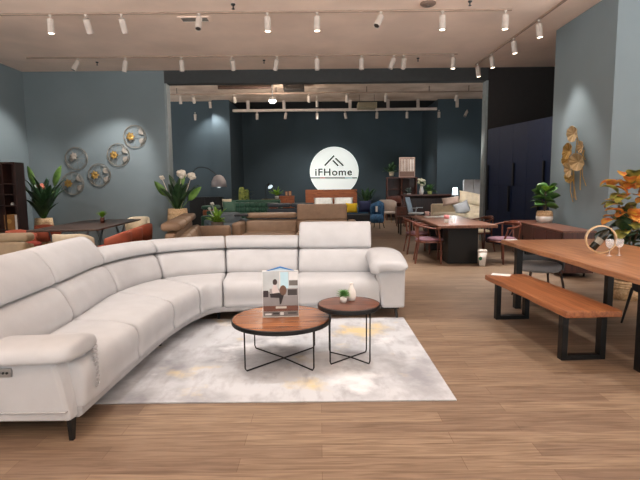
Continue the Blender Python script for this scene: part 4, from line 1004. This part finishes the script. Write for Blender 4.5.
for v in me.vertices:
    a_, b_, c_ = v.co; v.co = (lx + (a_ - min(xs)) * s_x, -.012 - c_ * .5, lz + (b_ - min(ys)) * s_y)
me.materials.clear(); me.materials.append(INK)
o = bpy.data.objects.new('lettering', me); COL.objects.link(o); o.parent = sg
for (a_, b_, cc) in ((310.6, 320, (70, 72, 72)), (320, 325, (190, 70, 66)), (325, 345, (84, 62, 58)), (345, 352, (160, 196, 206)), (352, 357, (86, 92, 84))):
    bar(SP(a_, 177.9), SP(b_, 177.9), 1.1 * U, mat('sign_stripe_%d_%d_%d' % cc, cc, .5), 'stripe')
YH = 22.3
a, b, c, e = span(305.5, 357, 189.5, 200, YH)
bd = thing('bed', 'double bed with an orange-brown wooden headboard under the shop sign', 'bed', ((a + b) / 2, YH, 0)); w = b - a
MB().bx(-w / 2, w / 2, 0, .07, .25, e).build('headboard', ORWOOD, bd, bev=.01)
MB().bx(-w / 2 + .1, w / 2 - .1, -2.1, 0, .18, .38).build('bed_frame', ORWOOD, bd, bev=.01)
MB().bx(-w / 2 + .14, w / 2 - .14, -2.06, -.02, .38, .72).build('mattress', WHITEC, bd, bev=.05, seg=3, smooth=True)
MB().bx(-w / 2 + .11, w / 2 - .11, -2.09, -.8, .55, .75).build('duvet', mat('grey_duvet', (150, 150, 152), .9), bd, bev=.03, seg=3, smooth=True)
for sx_ in (-1, 1):
    for sy_ in (-2, -.1): MB().cyl((sx_ * (w / 2 - .2), sy_, .18), (sx_ * (w / 2 - .2), sy_, 0), .035, n=8).build('leg', ORWOOD, bd)
for k, px in enumerate((323.5, 343.5)):
    m = MB(); pillow_mb(m, (0, 0, 0), .90, .5, .2)
    o = tag(m.build('pillow', WHITEC, smooth=True), 'white pillow at the ' + ['left', 'right'][k] + ' side of the far wooden bed', 'pillow', 'pillows on the far bed'); o.location = (aty(px, 200, 22.0)[0], 22.0, .82); o.rotation_euler = (R(-40), 0, 0)
strelitzia('bedside_plant', 'dark leafy plant at the right of the far wooden headboard', aty(364, 210, 22.2)[0] + .08, 22.2, 0, .6, .2, 1.7, LEAFD, 50, 21, elr=(58, 88), wl=.14, pm=mat('dark_planter', (40, 40, 42), .6))
# sofa bench with cushions in front
a, b, c, e = span(346, 376, 212, 218, 17.2)
bn = thing('dark_bench', 'low dark bench sofa carrying the yellow and navy cushions', 'bench', ((a + b) / 2, 17.6, 0)); w = b - a
MB().bx(-w / 2 - .3, w / 2 - .2, -.4, .4, .22, .5).build('seat', DGREY, bn, bev=.04, seg=3)
MB().bx(-w / 2 - .3, w / 2 - .2, .3, .42, .45, .72).build('backrest', mat('blue_grey_fabric', (64, 104, 134), .8), bn, bev=.04, seg=3)
for sx_ in (-w / 2 - .2, w / 2 - .28):
    for sy_ in (-.34, .34): MB().cyl((sx_, sy_, .22), (sx_, sy_, 0), .02, n=8).build('leg', BLK, bn)
for (nm, lb, px0, px1, py0, py1, Y, mm) in (('yellow_cushion', 'square bright yellow cushion on the dark bench', 345.5, 357.5, 203, 213, 17.5, YELL), ('navy_cushion', 'square navy cushion between the yellow cushion and the blue throw', 358.5, 371, 200.5, 212.5, 17.55, NAVYF)):
    a, b, c, e = span(px0, px1, py0, py1, Y); m = MB(); pillow_mb(m, (0, 0, 0), b - a, e - c, .16)
    o = tag(m.build(nm, mm, smooth=True), lb, 'cushion'); o.location = ((a + b) / 2, Y, (c + e) / 2); o.rotation_euler = (R(-10), 0, 0)
a, b, c, e = span(370.5, 382, 201, 231, 17.0)
t = thing('blue_armchair', 'small armchair wrapped in mottled blue fabric with a white tag', 'armchair', ((a + b) / 2 + .05, 17.2, 0), rz=R(-30))
MB().lathe([(.01, .2), (.22, .2), (.26, .3), (.24, .48), (.01, .5)], n=20).build('seat', BLUEF, t, smooth=True)
q = MB(); rings = []
for k in range(13):
    aa = R(0 + 180 * k / 12); zt = .98 - .14 * abs(k - 6) / 6
    rings.append([Vector((math.cos(aa) * r_, math.sin(aa) * r_ * .9, z_)) for r_, z_ in ((.17, .4), (.19, .7), (.19, zt), (.25, zt), (.27, .7), (.25, .3))])
q.loft(rings).build('backrest', BLUEF, t, smooth=True)
MB().bx(.05, .13, -.25, -.24, .6, .8).build('paper_tag', PAPER, t)
for sx_ in (-1, 1):
    for sy_ in (-1, 1): MB().cyl((sx_ * .16, sy_ * .15, .22), (sx_ * .2, sy_ * .2, 0), .015, n=8).build('leg', BLK, t)

# ------------------------------------------------------------------ rear right study
YT = 21.2
a, b, c, e = span(387, 417, 178, 198, YT); w = b - a
bk = thing('desk_hutch', 'reddish wooden open hutch shelf unit against the far wall', 'shelf', ((a + b) / 2, YT, 0))
for nm, r_ in (('side_panel', (-w / 2, -w / 2 + .03, 0, .35, 0, e)), ('side_panel', (w / 2 - .03, w / 2, 0, .35, 0, e)), ('divider', (-.02, .01, 0, .35, .75, e)), ('top', (-w / 2 - .01, w / 2 + .01, -.01, .36, e, e + .03)), ('back_panel', (-w / 2, w / 2, .33, .35, .1, e)), ('shelf', (-w / 2, 0, 0, .34, 1.36, 1.385)), ('shelf', (-w / 2, w / 2, 0, .34, 1.04, 1.07)), ('desktop', (-w / 2 - .05, w / 2 + .25, -.35, .34, .76, .8))):
    MB().bx(*r_).build(nm, DKWOOD if nm != 'back_panel' else DKWOODZ, bk)
for k in range(2):
    d_ = MB().bx(-w / 2 + .03 + k * .42, -w / 2 + .44 + k * .42, -.01, 0, .82, 1.03).build('drawer', DKWOOD, bk, bev=.003); MB().ball((-w / 2 + .235 + k * .42, -.02, .92), .015, seg=8).build('knob', BLK, d_)
a, b, c, e = span(399.5, 415.5, 157, 178, YT)
pc = thing('art_print', 'sepia framed picture of trees standing on the hutch', 'picture', ((a + b) / 2, YT + .12, c + .035)); w2 = b - a; h2 = e - c - .04
MB().bx(-w2 / 2, w2 / 2, 0, .03, 0, h2).build('frame', mat('pale_frame', (190, 160, 144), .5), pc)
MB().bx(-w2 / 2 + .02, w2 / 2 - .02, -.004, 0, .02, h2 - .02).build('print', mat('sepia_print', (150, 126, 114), .6, col2=(120, 98, 88), scale=4), pc)
m = MB(); rr = random.Random(4)
for k in range(9): xx = -w2 * .38 + k * w2 * .095; m.bx(xx, xx + rr.uniform(.01, .035), -.007, -.003, h2 * .3, h2 * .9)
m.build('printed_trees', mat('sepia_tree', (222, 214, 204), .6), pc)
m = MB().bx(-w2 / 2 + .03, w2 / 2 - .03, -.006, -.003, .04, h2 * .28); m.build('printed_ground', mat('sepia_ground', (112, 84, 72), .6), pc)
x, _ = aty(392, 175, YT)
strelitzia('hutch_plant', 'dark bushy plant in a pale pot on top of the hutch', x, YT + .15, 1.46 + (188 - 178) / 480 * YT + .04, .2, .12, .72, LEAFD, 40, 31, elr=(0, 85), wl=.12, pm=CREAM)
x, _ = aty(409.5, 190, YT)
strelitzia('flower_bowl', 'grey foliage in a white bowl inside the hutch', x, YT + .1, 1.071, .1, .1, .5, mat('grey_leaf', (96, 108, 104), .6), 26, 33, elr=(10, 85), wl=.08, pm=CERAM)
a, b, c, e = span(388, 455, 194.5, 199, 19.3)
dk = thing('desk', 'long dark desk in front of the hutch', 'desk', ((a + b) / 2 + .35, 19.6, 0)); w = b - a - .5
MB().bx(-w / 2, w / 2, -.35, .35, e - .05, e).build('desktop', DKWOOD, dk, bev=.004)
for s in (-1, 1):
    for q_ in (-1, 1): MB().bx(s * (w / 2 - .02), s * (w / 2 - .07), q_ * .32, q_ * .27, 0, e - .05).build('leg', DKWOOD, dk)
MB().bx(-w / 2 + .07, w / 2 - .07, .28, .3, .4, e - .05).build('modesty_panel', DKWOODZ, dk)
hD = e
x, _ = aty(421.5, 190, 19.4)
t = thing('flower_vase', 'tall white vase with white flowers on the dark desk', 'vase', (x, 19.4, hD))
MB().lathe([(.01, 0), (.07, 0), (.10, .12), (.06, .3), (.07, .34), (.05, .34), (.01, .3)]).build('vase', CERAM, t, smooth=True)
m = MB(); rr = random.Random(2)
for k in range(12): m.ball((rr.uniform(-.12, .12), rr.uniform(-.1, .1), .38 + rr.random() * .3), .06, seg=8)
m.build('flowers', mat('cream_petal', (226, 222, 196), .7), t, smooth=True)
m = MB()
for k in range(20): a = k * 2.4; m.leaf((0, 0, .33), a, .5 + .5 * rr.random(), .3, .06, droop=.7)
m.build('leaves', LEAFM, t, solid=.002)
strelitzia('desk_plant', 'green trailing plant beside the white vase on the dark desk', aty(430, 190, 19.4)[0], 19.45, hD, .14, .1, .55, LEAFM, 36, 35, elr=(-5, 75), wl=.09, pm=mat('lime_pot', (190, 200, 120), .5))
# grey-beige shell chair
def shell_chair(label, px, py, Y, rz, m1, legm, Hs=.8, W=.62):
    return tub_chair('shell_chair', label, (aty(px, py, Y)[0], Y, 0), R(rz), m1, m1, legm, W=W, H=Hs)
shell_chair('pale beige shell chair in front of the hutch', 388, 205, 19.6, 15, mat('beige_fabric', (176, 160, 148), .8), wood('light_ash', (190, 150, 108), (160, 118, 80), 'Z'), Hs=.95, W=.72)
# office chair
x, _ = aty(416, 210, 17.6)
oc = thing('office_chair', 'pale grey office chair with a slanted back by the dark desk', 'chair', (x, 17.6, 0), rz=R(60))
MB().box((0, 0, .5), (.48, .46, .07)).build('seat', LGREY, oc, bev=.03, seg=3)
MB().box((0, .27, .82), (.44, .04, .56), rx=R(-14)).build('backrest', mat('blue_grey_mesh', (150, 162, 174), .7), oc, bev=.015)
for s in (-1, 1): MB().tube([(s * .26, .1, .5), (s * .29, .08, .7), (s * .29, -.16, .7)], .018, 6).build('armrest', LGREY, oc)
MB().cyl((0, 0, .47), (0, 0, .1), .03, n=10).build('column', STEEL, oc)
m = MB(); 
for k in range(5): a = k * 2 * PI / 5; m.cyl((0, 0, .12), (math.cos(a) * .3, math.sin(a) * .3, .07), .022, .014, 8)
m.build('star_base', LGREY, oc)
for k in range(5): a = k * 2 * PI / 5; MB().cyl((math.cos(a) * .3 - .02, math.sin(a) * .3, .03), (math.cos(a) * .3 + .02, math.sin(a) * .3, .03), .03, n=12).build('castor', BLK, oc)
# small dark side table with orange-brown box
x, y = onz(406, 234, 0)
st = thing('side_table', 'small square dark wooden table on slim legs left of the slab table', 'side table', (x, y, 0))
MB().bx(-.26, .26, -.25, .25, .52, .56).build('tabletop', DKWOOD, st, bev=.005)
for s in (-1, 1):
    for q_ in (-1, 1): MB().bx(s * .22, s * .18, q_ * .22, q_ * .18, 0, .52).build('leg', BLK, st)
a, b, c, e = span(397, 406, 206, 215, 17)
tb, _h = drawers('bedside_chest', 'reddish-brown bedside chest behind the small dark table', 397, 406.5, 207, 17.6, .4, DKWOOD, 2)

# cream bed / sofa on the right with cushions
YR = 14.6
a, b, c, e = span(436, 486, 203, 212, YR)
cs = thing('cream_sofa', 'wide cream sofa piled with cushions beside the wardrobe', 'sofa', ((a + b) / 2 + .15, YR + .45, 0)); w = b - a + .2
MB().bx(-w / 2, w / 2, -.5, .45, .14, .42).build('base', CREAM, cs, bev=.05, seg=3, smooth=True)
MB().bx(-w / 2 + .02, 0, -.52, .35, .42, .66).build('seat_cushion', CREAM, cs, bev=.08, seg=4, smooth=True)
MB().bx(0, w / 2 - .02, -.52, .35, .42, .66).build('seat_cushion', CREAM, cs, bev=.08, seg=4, smooth=True)
MB().bx(-w / 2, w / 2, .32, .5, .42, .92).build('backrest', CREAM, cs, bev=.06, seg=4, smooth=True)
for sx_ in (-1, 1):
    for sy_ in (-.4, .4): MB().cyl((sx_ * (w / 2 - .1), sy_, .14), (sx_ * (w / 2 - .1), sy_, 0), .025, n=8).build('leg', DKWOOD, cs)
def cush(nm, lb, px, py, W, H, T, Y, mm, ry=0, rx=-15):
    x, z = aty(px, py, Y); m = MB(); pillow_mb(m, (0, 0, 0), W, H, T); o = tag(m.build(nm, mm, smooth=True), lb, 'cushion'); o.location = (x, Y, z); o.rotation_euler = (R(rx), R(ry), 0)
cush('cream_cushion', 'largest cream cushion lying tilted before the grey headboard', 472, 199, .85, .46, .24, 15.1, CREAM, 12, -30)
cush('grey_cushion', 'pale grey cushion in the middle of the cream sofa', 462, 208, .48, .38, .18, 14.7, mat('pale_blue_grey_cotton', (186, 190, 196), .85), -20)
cush('cream_cushion', 'cream cushion at the right end of the cream sofa, by the wardrobe', 475, 210.5, .5, .34, .18, 14.72, CREAM, 14)
cush('pink_cushion', 'flat dusty pink bolster at the left end of the cream sofa', 451, 201, .55, .26, .18, 15.1, mat('dusty_pink', (196, 172, 160), .85), -8)
a, b, c, e = span(463.5, 485.5, 180, 200, 16)
hb = thing('padded_headboard', 'tall light grey padded headboard behind the cream cushions', 'headboard', ((a + b) / 2 + .12, 16, 0)); w = b - a + .25
for k in range(3):
    for r_ in range(2): MB().bx(-w / 2 + k * w / 3 + .003, -w / 2 + (k + 1) * w / 3 - .003, -.06, .0, .02 + r_ * (e / 2), (r_ + 1) * e / 2 - .003 + .02).build('padded_panel', mat('pale_grey_velvet', (172, 172, 176), .8), hb, bev=.015)
MB().bx(-w / 2, w / 2, 0, .05, 0, e).build('backing', mat('pale_grey_velvet', (172, 172, 176), .8), hb)
x, _ = aty(455, 195, 16.6)
_, zlt = aty(455, 187.5, 16.6); _, zlb = aty(455, 195, 16.6)
nt_, hN = drawers('nightstand', 'small cream nightstand under the lit white lamp', 449, 461, 200, 16.4, .4, CREAM, 2, cat='nightstand')
t = thing('table_lamp', 'glowing white table lamp in front of the dark right wall', 'lamp', (x, 16.6, hN))
MB().cyl((0, 0, 0), (0, 0, .02), .07, n=16).cyl((0, 0, .02), (0, 0, zlb - hN + .03), .012, n=8).build('base', CERAM, t)
MB().lathe([(.105, zlb - hN), (.075, zlt - hN), (.07, zlt - hN), (.10, zlb - hN)], n=24).build('lamp_shade', SHADEL, t, smooth=True)
MB().ball((0, 0, (zlt + zlb) / 2 - hN), .035, seg=10).build('bulb', LITE, t, smooth=True)
ld = bpy.data.lights.new('lamp_light', 'POINT'); ld.energy = 60; ld.color = (.9, .97, 1); ld.shadow_soft_size = .1
lo = bpy.data.objects.new('lamp_light', ld); COL.objects.link(lo); lo.location = (x, 16.6, zlt + .22)

# ------------------------------------------------------------------ beams for the rear room and accents
def beam(loc, aim, en, size=80, col=(1, .95, .90), blend=.8, soft=.08):
    ld = bpy.data.lights.new('spot_beam', 'SPOT'); ld.energy = en; ld.spot_size = R(size); ld.spot_blend = blend; ld.shadow_soft_size = soft; ld.color = col
    lo = bpy.data.objects.new('spot_beam', ld); COL.objects.link(lo); lo.location = loc; lo.rotation_euler = (Vector(aim) - Vector(loc)).to_track_quat('-Z', 'Y').to_euler()
for px, aim in ((195, (-5, 19.5, .5)), (223, (-3.2, 18.3, .4)), (286, (-1.4, 22.9, .9)), (317, (0, 22, .8)), (345, (.8, 22.9, 1.3)), (377, (2.4, 20.5, .5)), (407, (3.9, 21.4, 1.3)), (439, (5.6, 19.9, 1.3)), (467, (5.6, 14.8, .4))):
    x, z = aty(px, 116, GY); Yb = 17.4 if px in (195, 467, 439) else GY - .05; beam((x, Yb, z - .2), aim, 230 if px in (407, 377, 439) else 95, 75)
# ambient fill from outside the shell, added mainly to brighten the ceiling from below
w = bpy.data.worlds.new('hall'); C.world = w; w.use_nodes = True
nt = w.node_tree; bg = nt.nodes['Background']
tc = nt.nodes.new('ShaderNodeTexCoord'); sp = nt.nodes.new('ShaderNodeSeparateXYZ'); nt.links.new(tc.outputs['Generated'], sp.inputs[0])
rp = nt.nodes.new('ShaderNodeValToRGB'); mr = nt.nodes.new('ShaderNodeMapRange')
mr.inputs['From Min'].default_value = -1; mr.inputs['From Max'].default_value = 1; nt.links.new(sp.outputs['Z'], mr.inputs['Value']); nt.links.new(mr.outputs[0], rp.inputs[0])
# bright below the horizon in place of the shop's lit floor, dim above
rp.color_ramp.elements[0].position = .488; rp.color_ramp.elements[0].color = (1, .98, .96, 1)
rp.color_ramp.elements[1].position = .505; rp.color_ramp.elements[1].color = (.045, .043, .042, 1)
nt.links.new(rp.outputs[0], bg.inputs[0]); bg.inputs[1].default_value = 7.0

# ------------------------------------------------------------------ camera
cd = bpy.data.cameras.new('camera'); cam = bpy.data.objects.new('camera', cd); COL.objects.link(cam)
cd.sensor_width = 36; cd.lens = 36 * FPX / 640; cd.clip_end = 100; cd.clip_start = .05
cam.location = (0, 0, CAMH)
cam.rotation_euler = (Matrix.Rotation(PI / 2 - PITCH, 4, 'X') @ Matrix.Rotation(-ROLL, 4, 'Z')).to_euler()
C.camera = cam
C.view_settings.view_transform = 'Standard'; C.view_settings.look = 'None'
C.view_settings.exposure = 0.12; C.view_settings.gamma = 1; C.view_settings.use_curve_mapping = False
